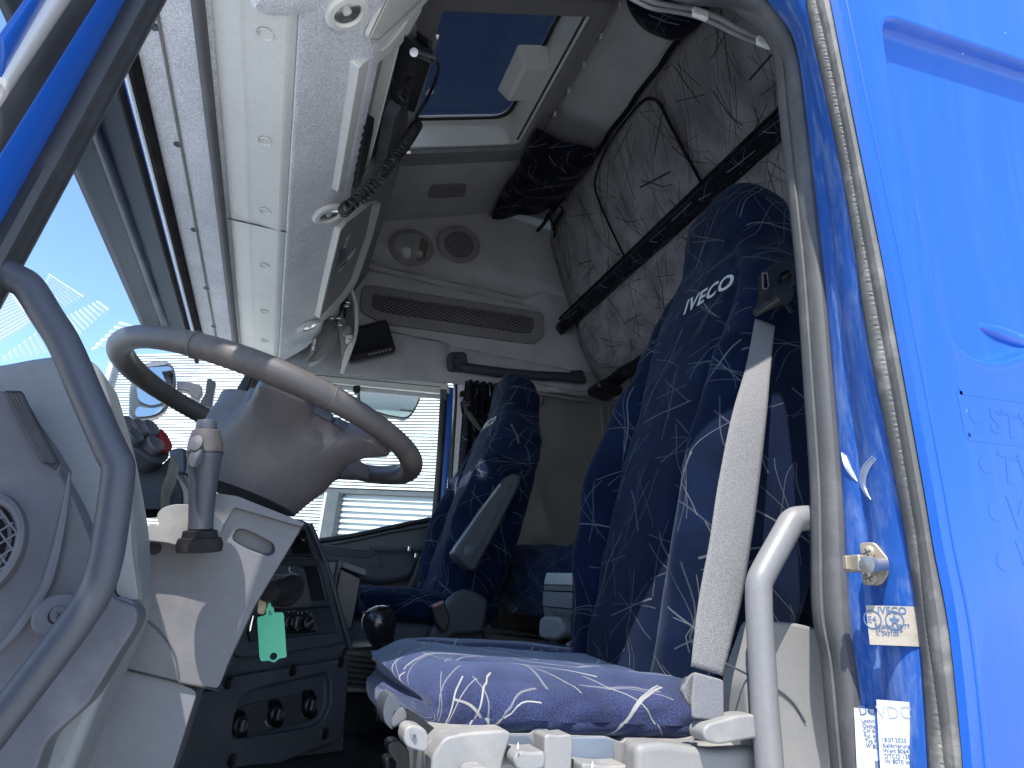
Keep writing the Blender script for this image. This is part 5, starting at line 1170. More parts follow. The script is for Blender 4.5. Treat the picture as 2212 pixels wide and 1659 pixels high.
# stalk
sk = thing('control_stalk', 'chunky grey control stalk with thumb rocker standing beside the steering column', 'control stalk', tuple(P(430, 1150, X=.29)))
a = P(432, 1160, X=.31); b = P(447, 905, X=.29); d = (b - a); Lk = d.length; pxm = (P(480, 1000, X=.3) - P(400, 1000, X=.3)).length / 80
prof = [(46, -.12), (50, -.02), (44, .05), (28, .07), (27, .12), (29, .30), (33, .50), (38, .66), (41, .70), (40, .72), (38, .80), (31, .90), (29, .905), (24, .91), (23, .96), (20, .99), (.5, 1.0)]
lathe('socket', [(.5 * pxm, -.12 * Lk), (50 * pxm, -.12 * Lk), (52 * pxm, -.06 * Lk), (47 * pxm, -.01 * Lk), (40 * pxm, .0 * Lk), (38 * pxm, .05 * Lk), (30 * pxm, .06 * Lk), (.5 * pxm, .04 * Lk)], a, d, M['matblack'], sk, seg=36, sx=.95)
lathe('grip', [(.001, .0)] + [(r * pxm, h * Lk) for r, h in prof[3:10]], a, d, M['grab'], sk, seg=40, sx=1)
lathe('twist_collar', [(r * pxm, h * Lk) for r, h in prof[8:13]], a, d, plastic('brownish_collar', (.075, .066, .060), .4, 900, .3, .4, (.35, .3, .24)), sk, seg=40, sx=1)
lathe('end_button', [(r * pxm, h * Lk) for r, h in prof[12:]], a, d, M['grab'], sk, seg=36, sx=1)
lathe('thumb_pad', [(.001, 0), (.0085, 0), (.008, .002), (.001, .003)], P(424, 990, X=.268), (-1, .3, .1), M['grab'], sk, seg=24, sx=1.4, ref=(0, 0, 1))
lathe('thumb_pad', [(.001, 0), (.0080, 0), (.0075, .002), (.001, .003)], P(424, 958, X=.270), (-1, .3, .2), M['grab'], sk, seg=24, sx=1.3, ref=(0, 0, 1))
#@@
# ------------------------------------------------------------------ centre console
CCN = Vector((-.8, -.6, .1)).normalized(); CCO = P(620, 1300, X=1.0)
def cc_(x, y, o=0, crop='d4'): return P(*K(crop, (x, y))[0], pl=(CCO + CCN * o, CCN))
cn = thing('centre_console', 'dark centre console with air vent, knobs and ashtray flap beyond the steering column', 'centre console', tuple(CCO))
def cpl(nm, pts, o, th, m, crop='d4', r=.004, bev=.002, par=None): return prism(nm, rnd([cc_(x, y, o, crop) for x, y in pts], r, 4), CCN * th, m, par or cn, bevel=bev)
prism('console_body', rnd([cc_(x, y, -.012) for x, y in [(400, -60), (850, -60), (950, -10), (1120, 420), (1410, 1440), (1345, 1659), (1300, 2600), (-300, 2600), (-300, 900)]], .01, 3), Vector((.30, .12, 0)), M['darkscuff'], cn, bevel=.008)
# bezel
bo = [(500, 360), (1000, 362), (1060, 372), (1110, 430), (1180, 720), (1310, 1240), (1300, 1290), (1250, 1310), (700, 1400), (180, 1468), (110, 1430), (130, 1330), (300, 900)]
bi = [(560, 372), (990, 378), (1030, 390), (1060, 450), (1140, 760), (1240, 1170), (1236, 1188), (1200, 1196), (700, 1250), (265, 1290), (240, 1190), (250, 1100), (400, 800)]
frame('bezel', [cc_(x, y, .004) for x, y in bo], [cc_(x, y, .004) for x, y in bi], -CCN, .014, M['darkscuff'], cn, bevel=.003)
cpl('upper_panel', [(420, 375), (1000, 380), (1040, 400), (1150, 800), (1165, 905), (400, 935), (380, 700)], -.010, .010, M['dark'])
cpl('lower_panel', [(400, 950), (1165, 912), (1240, 1180), (1190, 1196), (265, 1290), (230, 1180)], -.010, .009, M['dark'])
cpl('ashtray_flap', [(430, 450), (700, 447), (820, 470), (860, 520), (940, 910), (540, 930), (430, 930)], .001, .010, M['charcoal'], r=.01)
cpl('storage_niche', [(855, 450), (1010, 455), (1100, 700), (1115, 825), (945, 830)], .0012, .001, M['black'])
cpl('niche_lip', [(935, 835), (1140, 828), (1160, 900), (945, 910)], .001, .006, M['dark'])
tube('niche_edge', [cc_(1030, 475, .004), cc_(1120, 825, .004)], .0022, M['charcoal'], cn, seg=8)
cpl('climate_plate', [(600, 980), (950, 968), (1018, 1180), (655, 1215)], .0, .003, M['black'], r=.001)
tube('plate_edge', [cc_(955, 970, .003), cc_(1020, 1180, .003)], .002, M['charcoal'], cn, seg=6)
for i, (x, y) in enumerate(((735, 1080), (880, 1090))):
    c = cc_(x, y, .003); kb = lathe('climate_knob', [(.001, 0), (.018, 0), (.018, .003), (.0145, .005), (.0135, .016), (.011, .018), (.001, .016)], c, CCN, M['black'], cn, seg=30)
    th = -.1 if i == 0 else -1.0
    box('pointer', c + CCN * .017, (.006, .008, .027), M['charcoal'], cn, rot=CCN.to_track_quat('X', 'Z').to_matrix() @ Matrix.Rotation(th, 3, 'X'), bevel=.003)
    for k in range(9):
        a = -2.2 + k * .55; up = Vector((0, 0, 1)); sd = up.cross(CCN).normalized()
        box('scale_mark', c + (up * math.cos(a) + sd * math.sin(a)) * .0235 + CCN * .0008, (.0012, .0012, .0035), M['silverprint'], cn, bevel=0)
for q in ([(905, 980), (950, 985), (960, 1030), (915, 1025)], [(940, 1120), (985, 1125), (995, 1165), (955, 1168)]): cpl('push_button', q, .003, .004, M['charcoal'], r=.001, bev=.001)
# cigarette symbol on the flap
sy = [cc_(x, y, .0115) for x, y in ((708, 515), (738, 513), (740, 525), (710, 527))]
frame('ashtray_symbol', sy, [sum(sy, Vector()) / 4 + (p - sum(sy, Vector()) / 4) * .6 for p in sy], CCN, .0004, M['white'], cn, bevel=0)
tube('ashtray_symbol', cat([cc_(x, y, .0116) for x, y in ((712, 503), (708, 492), (718, 482), (712, 466))], 4), .0011, M['white'], cn, seg=6)
# vent
frame('vent_frame', [cc_(x, y, .004) for x, y in ((700, 20), (845, 30), (905, 45), (990, 340), (820, 335), (640, 340))], [cc_(x, y, .004) for x, y in ((720, 40), (840, 45), (890, 55), (965, 320), (830, 322), (740, 320))], -CCN, .012, M['dark'], cn, bevel=.002)
cpl('vent_dark', [(700, 40), (900, 50), (970, 325), (680, 325)], -.006, .002, M['rubblack'])
for k in range(7):
    t = k / 6; tube('vent_vane', cat([cc_(720 + 10 * t, 60 + 240 * t, .001), cc_(840 + 30 * t, 66 + 238 * t, .004), cc_(892 + 70 * t, 88 + 222 * t, .0)], 5), .0034, M['black'], cn, seg=8, flat=.5)
box('vane_lever', cc_(865, 170, .008), (.008, .01, .008), M['black'], cn, bevel=.002)
tube('console_edge', cat([cc_(940, -10, 0), cc_(1120, 430, 0), cc_(1270, 950, 0), cc_(1410, 1440, 0)], 6), .0055, M['charcoal'], cn, seg=10)
# lower console with three rotary switches
def lc(x, y, o=0): return P(*K('c7', (x, y))[0], pl=(CCO + CCN * (.015 + o), CCN))
lcon = prism('lower_console', rnd([lc(x, y) for x, y in [(1250, 1190), (1380, 1160), (1430, 1090), (1800, 1030), (2200, 965), (2205, 1060), (2190, 1300), (2150, 1485), (1950, 1560), (1700, 1660), (1400, 1800), (1000, 2000), (900, 1800)]], .006, 3), -CCN * .05, M['darkscuff'], cn, bevel=.010, seg=4)
rcs = [(1475, 1480), (1490, 1340), (1540, 1215), (1600, 1170), (1900, 1095), (2070, 1060), (2095, 1100), (2095, 1260), (2050, 1360), (1990, 1400), (1700, 1450)]
ctr = prism('cutter', rnd([lc(x, y, .003) for x, y in rcs], .012, 4), -CCN * .018, None, None, bevel=0)
cut(lcon, ctr)
prism('switch_plate', rnd([lc(x, y, -.0145) for x, y in [(1470, 1300), (1560, 1255), (1900, 1185), (1985, 1190), (2000, 1300), (1960, 1360), (1780, 1400), (1480, 1490)]], .006), CCN * .004, M['dark'], cn, bevel=.002)
for i, (x, y) in enumerate(((1508, 1390), (1735, 1320), (1948, 1262))):
    pl_ = [(x - 42, y - 90), (x + 30, y - 100), (x + 52, y - 40), (x + 55, y + 70), (x + 10, y + 95), (x - 40, y + 60)]
    prism('switch_backing', rnd([lc(a, b, -.0104) for a, b in pl_], .008), CCN * .001, M['gloss'], cn, bevel=0)
    c = lc(x, y, -.009)
    lathe('rotary_switch', [(.001, 0), (.0175, 0), (.0165, .010), (.013, .013), (.0095, .011), (.001, .011)], c, CCN, M['black'], cn, seg=32)
    box('switch_grip', c + CCN * .013, (.006, .0095, .022), M['charcoal'], cn, rot=CCN.to_track_quat('X', 'Z').to_matrix() @ Matrix.Rotation(-.15, 3, 'X'), bevel=.003)
    up = Vector((0, 0, 1)); sd = up.cross(CCN).normalized()
    tube('scale_arc', [c + (up * -math.cos(a) + sd * math.sin(a)) * .0225 for a in [-.1 - .14 * k if i < 2 else .1 + .14 * k for k in range(8)]], .0008, M['white'], cn, seg=5)
    text('scale_mark', '0', c - up * .0245 + sd * (.002 if i < 2 else -.006), sd if sd.dot(RT) > 0 else -sd, up, .008, M['white'], cn)
    text('symbol_print', ('M', 'H', 'X')[i], c - up * .024 + (RT - CCN * RT.dot(CCN)).normalized() * (.009 if i < 2 else -.016), sd if sd.dot(RT) > 0 else -sd, up, .009, M['white'], cn)
for x, y in ((1445, 1120), (1850, 1040), (2155, 990), (1465, 1610), (2055, 1440)):
    lathe('fixing_dimple', [(.001, .001), (.008, .001), (.010, .002), (.012, 0)], lc(x, y), CCN, M['black'], cn, seg=16)
# console flank toward the passenger
prism('console_flank', [cc_(1405, 1440, -.01), cc_(1345, 1659, -.01), cc_(1300, 2300, -.01), cc_(1700, 2300, -.2), cc_(1560, 1450, -.2)], Vector((.02, .02, 0)), M['dark'], cn, bevel=.003)
# keys and the green tag
kt = thing('key_tag', 'bright green plastic key tag hanging from the ignition key', 'key tag', tuple(P(590, 1270, X=.58)))
tg = [(468, 757), (500, 757), (510, 900), (540, 915), (547, 968), (635, 966), (650, 985), (652, 1030), (660, 1100), (678, 1390), (685, 1450), (672, 1466), (600, 1478), (545, 1524), (480, 1500), (410, 1510), (390, 1490), (380, 1440), (362, 1120), (357, 1050), (362, 1018), (440, 1000), (455, 985), (455, 925), (478, 900)]
XT = .575
tagm = prism('tag_plate', rnd(Q('d4', tg, X=XT), .0015, 3), (.0016, .0006, 0), M['green'], kt, bevel=.0005)
ctr = lathe('cutter', [(.001, -.01), (.0052, -.01), (.0052, .01), (.001, .01)], Q('d4', [(537, 1453)], X=XT)[0], (1, 0, 0), None, None, seg=24)
cut(tagm, ctr)
prism('tag_clip', rnd(Q('d4', [(485, 950), (512, 948), (516, 1000), (490, 1003)], X=XT - .0004), .0006), (-.001, 0, 0), simple('dark_green_clip', (.03, .30, .16), .4), kt, bevel=.0002)
ks = thing('ignition_keys', 'metal ignition keys with black key head and ring above the green tag', 'keys', tuple(P(590, 1265, X=.58)))
cr_ = Q('d4', [(487, 715)], X=.577)[0]
tube('key_ring', [cr_ + Vector((0.003 * math.cos(a), math.cos(a) * .010, math.sin(a) * .0135)) for a in [2 * PI * i / 28 for i in range(28)]], .0011, M['chrome'], ks, seg=8, closed=True)
prism('key_fob', rnd(Q('d4', [(380, 800), (440, 765), (465, 770), (470, 900), (455, 990), (400, 1000), (350, 980), (352, 900)], X=.585), .006), (.006, 0, 0), M['steel'], ks, bevel=.002)
prism('key_blade', Q('d4', [(305, 1000), (322, 1000), (285, 1175), (268, 1180), (272, 1130)], X=.60), (.002, 0, 0), M['chrome'], ks, bevel=.0004)
lathe('ignition_barrel', [(.001, 0), (.016, 0), (.016, .03), (.013, .04), (.001, .042)], Q('d4', [(520, 700)], X=.62)[0], (-1, -.2, .2), M['dark'], ks, seg=24)
# second stalk: dark knob pointing to the right below the column
ks2 = thing('right_hand_stalk', 'dark stubby stalk with rounded end beside the ignition', 'control stalk', tuple(P(600, 1280, X=.62)))
a = Q('d4', [(470, 735)], X=.56)[0]; b = Q('d4', [(768, 715)], X=.62)[0]; d = b - a
lathe('grip', [(.001, 0), (.016, 0), (.019, d.length * .15), (.023, d.length * .45), (.0275, d.length * .6), (.0285, d.length * .8), (.022, d.length * .95), (.001, d.length)], a, d, M['rubblack'], ks2, seg=30, sx=.8)

# ------------------------------------------------------------------ gear lever and tunnel
gl = thing('gear_lever', 'glossy black gear lever knob between the seats', 'gear lever', tuple(P(815, 1440, X=1.0)))
XGk = 1.0
a = P(832, 1415, X=XGk); b = P(812, 1309, X=XGk); d = b - a; s_ = (P(900, 1360, X=XGk) - P(800, 1360, X=XGk)).length / 100
Lg = d.length
lathe('knob', [(.5 * s_, -.02 * Lg), (19 * s_, .0), (22 * s_, .18 * Lg), (30 * s_, .36 * Lg), (37 * s_, .55 * Lg), (39 * s_, .68 * Lg), (36 * s_, .83 * Lg), (28 * s_, .93 * Lg), (15 * s_, .985 * Lg), (.5 * s_, Lg)], a, d, plastic('knob_black', (.010, .010, .012), .22, 500, .1, .05, coat=.5), gl, seg=40, sx=.9)
tube('knob_seam', [a + d.normalized() * (Lg * .93) + (d.orthogonal().normalized() * math.cos(t) + d.cross(d.orthogonal()).normalized() * math.sin(t)) * 28.5 * s_ for t in [2 * PI * i / 40 for i in range(40)]], .0012, M['gloss'], gl, seg=6, closed=True)
tube('lever_neck', [P(832, 1415, X=XGk), P(838, 1450, X=XGk), P(842, 1530, X=XGk)], .012, M['black'], gl, seg=14)
prism('range_trigger', rnd(Q('c8', [(492, 910), (505, 930), (500, 945), (465, 980), (450, 975), (452, 962), (480, 935)], X=XGk - .01), .002), (-.012, 0, 0), M['palegrey'], gl, bevel=.003)
tn = thing('gear_tunnel', 'black slatted gear console cover behind the gear lever', 'gear console', tuple(P(820, 1480, X=1.1)))
prism('tunnel_body', PP([(740, 1400), (830, 1395), (1000, 1420), (1000, 1505), (740, 1505)], X=1.10), (.3, 0, 0), M['black'], tn, bevel=.01)
for k in range(6): tube('tunnel_ridge', PP([(742, 1418 + 12 * k), (800, 1424 + 12 * k), (860, 1430 + 12 * k)], X=1.095), .006, M['rubblack'], tn, seg=8, flat=.6)
# tray / cup bin standing before the passenger seat
bn = thing('document_bin', 'dark open bin with grey rim standing before the passenger seat', 'bin', tuple(P(760, 1350, X=1.35)))
prism('bin_body', Q('d5', [(355, 860), (600, 980), (620, 1000), (500, 1640), (420, 1640), (300, 1180), (290, 1120)], X=1.35), (.10, 0, 0), plastic('smoky_bin', (.03, .032, .033), .35, 900, .1, .1), bn, bevel=.004)
prism('bin_rim', rnd(Q('d5', [(375, 770), (395, 785), (640, 865), (675, 885), (672, 955), (600, 935), (380, 850), (350, 862)], X=1.34), .004), (.12, 0, 0), M['grey'], bn, bevel=.003)
prism('bin_post', Q('d5', [(320, 765), (395, 775), (375, 860), (345, 870), (300, 1130), (280, 1160), (275, 1080)], X=1.335), (.02, 0, 0), M['black'], bn, bevel=.002)
prism('bin_side', Q('d5', [(160, 775), (310, 768), (300, 840), (265, 1060), (245, 1040)], X=1.36), (.02, 0, 0), M['grey'], bn, bevel=.002)
prism('bin_top_edge', Q('d5', [(150, 752), (325, 760), (325, 775), (155, 775)], X=1.355), (.03, 0, 0), M['black'], bn, bevel=.002)

# ------------------------------------------------------------------ seats
def seat_back(par, cx, zb, zt, clothmat, yo=0):
    yb, yt = -.575 + yo, -.790 + yo
    ctrl = [(0, .205, .085, .012, 0), (.06, .222, .095, .020, 0), (.2, .238, .100, .048, 0), (.34, .243, .100, .060, 0), (.5, .238, .098, .042, 0), (.62, .228, .094, .014, 0), (.70, .215, .09, .008, 0), (.755, .185, .082, .006, 0), (.79, .150, .078, .004, 0), (.83, .135, .076, 0, 0), (.9, .132, .074, 0, 0), (.95, .118, .064, 0, 0), (.98, .092, .050, 0, 0), (.995, .05, .03, 0, 0), (1.0, .02, .012, 0, 0)]
    NS = 72; NL = 96; loops = []
    H = zt - zb
    for i in range(NS + 1):
        t = (i / NS) ** .92
        for k in range(len(ctrl) - 1):
            if ctrl[k][0] <= t <= ctrl[k + 1][0]: break
        f = (t - ctrl[k][0]) / (ctrl[k + 1][0] - ctrl[k][0]); f = f * f * (3 - 2 * f) if k < 12 else f
        w_, d_, b_ = [ctrl[k][q] + (ctrl[k + 1][q] - ctrl[k][q]) * f for q in (1, 2, 3)]
        cy = yb + (yt - yb) * t - d_ * .55 - .018 * math.sin(PI * t * .9) * 0 + .03 * sstep(.78, 1, t); czz = zb + H * t
        up = Vector((0, (yt - yb), H)).normalized(); fwd = Vector((0, up.z, -up.y))
        lp = []
        for j in range(NL):
            a = 2 * PI * j / NL; c_, s_ = math.cos(a), math.sin(a); e = .55
            x = w_ * math.copysign(abs(c_) ** e, c_); y = d_ * math.copysign(abs(s_) ** e, s_)
            if s_ > 0:
                q = abs(x) / w_
                y += b_ * math.exp(-((q - .80) / (.20 - .06 * sstep(.5, .66, t))) ** 2) * min(1, s_ * 3) 
                y -= .016 * math.exp(-((q - .52 - .10 * sstep(.5, .66, t)) / .035) ** 2) * min(1, b_ / .02)
                y += .012 * (1 - q) * (1 - sstep(.75, .85, t))
            lp.append(Vector((cx + x, cy, czz)) + fwd * y + Vector((0, 0, .004 * noise.noise(Vector((x * 14, y * 10, t * 9))))) + fwd * .004 * noise.noise(Vector((x * 18, a, t * 14))))
        loops.append(lp)
    o = loft('backrest', loops, clothmat, par)
    return o
def seat_cushion(par, cx, z, clothmat, y0=-.70, y1=-.145, thick=.10, wrinkle=.006, hs=1.0, ws=1.0, crown=0.0, tilt=0.0):
    NS = 64; NL = 112; loops = []
    ctrl = [(0, .215, .055, 0), (.04, .235, .08, .005), (.15, .25, .085, .012), (.5, .255, .088, .022), (.8, .258, .09, .014), (.9, .258, .090, .004), (1.0, .258, .090, -.006)]
    for i in range(NS + 1):
        t = 1 - (1 - i / NS) ** 1.7
        for k in range(len(ctrl) - 1):
            if ctrl[k][0] <= t <= ctrl[k + 1][0]: break
        f = (t - ctrl[k][0]) / (ctrl[k + 1][0] - ctrl[k][0])
        w_, d_, b_ = [ctrl[k][q] + (ctrl[k + 1][q] - ctrl[k][q]) * f for q in (1, 2, 3)]
        w_ *= .66 + .34 * math.sqrt(max(0, 1 - (max(0, t - .80) / .2) ** 2)); d_ *= .35 + .65 * math.sqrt(max(0, 1 - (max(0, t - .90) / .1) ** 2)); d_ *= hs; w_ *= ws; b_ *= ws ** -5; y = y0 + (y1 - y0) * t; lp = []
        for j in range(NL):
            a = 2 * PI * j / NL; c_, s_ = math.cos(a), math.sin(a); e = .5
            x = w_ * math.copysign(abs(c_) ** e, c_); h_ = d_ * .5 * math.copysign(abs(s_) ** e, s_)
            bow = .035 * (1 - (x / w_) ** 2) * sstep(.55, 1, t)
            if s_ > 0:
                q = abs(x) / w_; h_ += b_ * math.exp(-((q - .74) / .22) ** 2) - .010 * math.exp(-((q - .46) / .04) ** 2) * (1 if t < .85 else 0)
            nn = noise.noise(Vector((x * 9, y * 16, h_ * 26)))
            fold = wrinkle * math.sin(y * 48 + h_ * 55 + 3 * nn) * (1 if abs(c_) > .8 else .15)
            px = Vector((cx + x + math.copysign(fold + .004 * nn, c_), y + bow, z - d_ * .5 + h_ + .003 * nn + (crown * (1 - (x / w_) ** 2) + tilt * x / w_) * (s_ > 0) - .018 * sstep(.88, 1, t)))
            lp.append(px)
        loops.append(lp)
    L_ = loops[-1]; c_ = sum(L_, Vector()) / len(L_)
    for f in (.9, .7, .4, .1): loops.append([c_ + (p - c_) * f + Vector((0, .006 * (1 - f * f), 0)) for p in L_])
    return loft('seat_cushion', loops, clothmat, par)
ds = thing('cab_seat', 'near driver seat in blue star patterned cover with large lettering, right of the steering wheel', 'seat', (.47, -.45, 0))
bk = seat_back(ds, .465, .53, 1.478, M['seatshade'])
cu = seat_cushion(ds, .488, .545, M['seatcloth'], y1=-.20, hs=.80, ws=1.10, crown=.012, tilt=.012)
tb_ = bvh(bk)
def lettering(par, tree, a, b, size, **k):
    xd = (b - a).normalized(); n_ = Vector((0, .97, .2)); 
    yd = n_.cross(xd).normalized(); 
    return text('lettering', 'IVECO', a, xd, yd, size, M['silverprint'], par, onto=tree, lift=.003, bold=.022, shear=.12, ext=.0006, spc=1.12, **k)
def hitb(tree, u, v):
    r = ray(u, v).normalized(); h_ = tree.ray_cast(EYE, r); return h_[0]
a, b = hitb(tb_, 1478, 682), hitb(tb_, 1572, 632)
b = a + Vector((-.128, -.018, 0))
print('IV', a, b, (b - a).length)
lettering(ds, tb_, a, b, .046, sx=.95)
# seat base of the driver seat
base = ds
XB = .175
bp = K('c8', (780, 1540), (870, 1440), (900, 1420), (1240, 1383), (1275, 1400), (1290, 1440), (1460, 1440), (1480, 1410), (1640, 1410), (1660, 1450), (1940, 1460), (2040, 1500), (2060, 1470), (2400, 1480), (2560, 1440), (3200, 1480), (3200, 1900), (800, 1900))
prism('base_panel', rnd(PP(bp, X=XB + .03), .004, 3), (.10, 0, 0), M['palegrey'], base, bevel=.012, seg=4)
def bs(nm, pts, x, th, m, r=.006, bev=.006, crop='c8', par=None): return prism(nm, rnd(Q(crop, pts, X=x), r, 4), (-th, 0, 0), m, par or base, bevel=bev, seg=4)
bs('panel_block', [(865, 1430), (1000, 1400), (1240, 1385), (1275, 1410), (1225, 1560), (1195, 1720), (780, 1720), (790, 1540)], XB + .03, .035, M['palegrey'], bev=.012)
bs('panel_rib', [(1475, 1425), (1500, 1412), (1560, 1420), (1635, 1412), (1650, 1440), (1640, 1600), (1625, 1760), (1480, 1760), (1470, 1560)], XB + .03, .035, M['palegrey'], bev=.012)
bs('panel_block', [(2045, 1480), (2100, 1468), (2330, 1470), (2700, 1470), (2700, 1760), (2020, 1760)], XB + .03, .035, M['palegrey'], bev=.012)
bs('lever_recess', [(1275, 1450), (1440, 1450), (1475, 1500), (1460, 1600), (1235, 1650), (1240, 1560)], XB + .028, .002, simple('blue_grey_recess', (.12, .14, .17), .5), bev=.001)
bs('height_lever', [(1265, 1540), (1300, 1500), (1380, 1510), (1455, 1500), (1462, 1560), (1450, 1610), (1350, 1630), (1275, 1610)], XB + .02, .045, M['palegrey'], bev=.012)
bs('lever_recess', [(1660, 1460), (1930, 1462), (1975, 1480), (1985, 1760), (1640, 1760)], XB + .028, .003, simple('blue_grey_flap', (.17, .20, .25), .45), bev=.003)
bs('tilt_lever', [(1690, 1578), (1750, 1590), (1840, 1600), (1970, 1595), (1985, 1620), (1990, 1760), (1690, 1760)], XB + .022, .04, M['palegrey'], bev=.010)
bs('panel_flap', [(1000, 1640), (1060, 1612), (1120, 1612), (1165, 1640), (1165, 1760), (1000, 1760)], XB - .004, .03, M['palegrey'], bev=.012)
for x, y in ((1375, 1520), (1845, 1640), (1110, 1650)):
    prism('seat_symbol', Q('c8', [(x - 4, y), (x + 4, y - 26), (x + 8, y), (x + 6, y + 18), (x - 5, y + 18)], X=XB - .0285 + (0 if y < 1600 else .009)), (-.0006, 0, 0), M['white'], base, bevel=0)
bs('cushion_lever', [(625, 1380), (655, 1355), (700, 1358), (745, 1375), (770, 1420), (768, 1500), (740, 1520), (640, 1490), (615, 1450)], .20, .035, M['palegrey'], bev=.008)
bs('lever_plate', [(700, 1420), (738, 1435), (735, 1480), (700, 1470)], .164, .001, M['palegrey'], bev=0)
lathe('lever_screw', [(.001, 0), (.0018, 0), (.0015, .0006), (.001, .0006)], Q('c8', [(723, 1457)], X=.162)[0], (-1, 0, 0), M['charcoal'], base, seg=12)
bs('front_lever', [(560, 1250), (600, 1235), (640, 1270), (652, 1330), (600, 1360), (560, 1385), (530, 1330)], .25, .03, M['grey'], bev=.008)
bs('front_lever_back', [(505, 1180), (545, 1150), (600, 1230), (560, 1260), (530, 1330), (545, 1380), (490, 1330), (480, 1250)], .27, .05, M['charcoal'], bev=.008)
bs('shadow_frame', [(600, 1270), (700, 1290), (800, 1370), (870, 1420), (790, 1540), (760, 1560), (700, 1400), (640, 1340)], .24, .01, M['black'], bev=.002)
bs('step_plate', [(530, 1470), (590, 1450), (700, 1560), (800, 1700), (540, 1700), (590, 1600), (530, 1530)], .32, .03, M['black'], bev=.004)
bs('step_plate', [(510, 1570), (560, 1560), (640, 1640), (640, 1700), (530, 1700)], .36, .03, M['black'], bev=.004)
# side shell at the rear of the seat base, belt anchor cover
bs('recliner_cover', [(570, 1010), (640, 820), (670, 805), (820, 815), (960, 860), (1050, 925), (1060, 960), (1045, 1200), (990, 1480), (940, 1700), (560, 1700), (540, 1400), (530, 1120)], .19, .05, M['shell'], r=.02, bev=.022, crop='c9')
tube('cover_groove', cat(Q('c9', [(555, 1045), (690, 1110), (830, 1180), (930, 1260), (1000, 1370)], X=.1385), 5), .0013, M['charcoal'], base, seg=6)
bs('recline_lever', [(345, 1400), (370, 1360), (540, 1310), (620, 1305), (700, 1325), (740, 1380), (730, 1420), (560, 1445), (430, 1470), (360, 1450)], .14, .03, M['palegrey'], r=.01, bev=.012, crop='c9')
bs('lower_shell', [(-10, 1470), (140, 1455), (300, 1480), (420, 1500), (600, 1490), (760, 1480), (760, 1760), (-10, 1760)], .16, .03, M['shell'], r=.01, bev=.012, crop='c9')
# driver belt
bt = thing('driver_seat_belt', 'grey seat belt running down the near side of the driver seat', 'seat belt', (.2, -.55, .6))
le = [(1632, 690), (1612, 790), (1580, 900), (1550, 1050), (1532, 1170), (1508, 1300), (1492, 1440)]
re = [(1674, 705), (1664, 800), (1655, 900), (1638, 1050), (1620, 1180), (1598, 1310), (1560, 1460)]
xs_l = [.245, .222, .195, .175, .165, .158, .150]; xs_r = [.215, .20, .185, .17, .16, .152, .145]
A = cat([P(u, v, X=x) for (u, v), x in zip(le, xs_l)], 8); B = cat([P(u, v, X=x) for (u, v), x in zip(re, xs_r)], 8)
strip('belt_webbing', A, B, M['belt'], bt, bulge=.002, dirn=(-1, .3, 0), nu=80, nv=10, solid=.0015, curve=False)
bs('end_cover', [(375, 1090), (520, 1130), (538, 1140), (540, 1370), (480, 1360), (365, 1345), (360, 1250)], .128, .004, plastic('worn_grey_cloth', (.17, .17, .18), .9, 300, .6, .3, dscale=30), r=.003, bev=.002, crop='c9', par=bt)
bs('webbing_fold', [(300, 1190), (340, 1120), (380, 1090), (375, 1200), (362, 1290), (320, 1240)], .14, .006, M['belt'], r=.003, bev=.002, crop='c9', par=bt)
bs('anchor_bolt', [(298, 1180), (315, 1130), (345, 1110), (330, 1170), (310, 1230)], .145, .008, M['charcoal'], r=.003, bev=.002, crop='c9', par=bt)
bgd = thing('belt_guide', 'black plastic belt guide loop on the shoulder of the driver seat', 'belt guide', tuple(P(1665, 630, X=.2)))
go_ = Q('c6', [(735, 150), (770, 110), (830, 88), (875, 85), (893, 110), (893, 180), (870, 260), (820, 290), (735, 250)], X=.215)
gi_ = Q('c6', [(800, 170), (830, 145), (860, 140), (872, 155), (872, 180), (860, 205), (840, 215), (810, 220), (795, 200)], X=.215)
frame('guide_loop', go_, gi_, (-1, 0, 0), .02, M['black'], bgd, bevel=.004)
prism('guide_clip', rnd(Q('c6', [(757, 128), (787, 125), (797, 200), (780, 222), (757, 215)], X=.194), .003), (-.004, 0, 0), M['gloss'], bgd, bevel=.001)
frame('clip_edge', Q('c6', [(757, 128), (787, 125), (797, 200), (780, 222), (757, 215)], X=.1895), Q('c6', [(762, 134), (783, 131), (791, 199), (778, 215), (762, 210)], X=.1895), (-1, 0, 0), .0008, M['grey'], bgd, bevel=0)
prism('guide_body', rnd(Q('c6', [(725, 300), (745, 240), (820, 225), (870, 230), (880, 270), (860, 320), (800, 330), (720, 375)], X=.205), .004), (-.022, 0, 0), M['black'], bgd, bevel=.004)
tube('guide_bar', Q('c6', [(722, 345), (838, 270)], X=.182), .0055, M['rubblack'], bgd, seg=10)
# passenger seat
ps = thing('cab_seat', 'far passenger seat in blue star patterned cover with small white lettering, beside the far window', 'seat', (1.80, -.45, 0))
bk2 = seat_back(ps, 1.795, .60, 1.490, M['seatshade'], yo=.03)
seat_cushion(ps, 1.80, .66, M['seatshade'], y1=-.13, thick=.14, wrinkle=.003)
tb2_ = bvh(bk2)
a = P(1066, 945, X=1.84); b = a
print('IV2', a, b)
lettering(ps, tb2_, a, a + Vector((-.128, -.018, 0)), .046, sx=.95)
prism('seat_plinth', [(1.56, -.68, .0), (1.56, -.12, .0), (1.56, -.14, .58), (1.56, -.66, .58)], (.46, 0, 0), M['dark'], ps, bevel=.02)
XP = 1.50
prism('recliner_shell', rnd(Q('e3', [(60, 1450), (150, 1400), (200, 1200), (300, 1110), (385, 1075), (500, 1110), (600, 1180), (600, 1250), (560, 1500), (250, 1520), (200, 1700), (0, 1700)], X=XP), .02), (.04, 0, 0), M['dark'], ps, bevel=.014, seg=4)
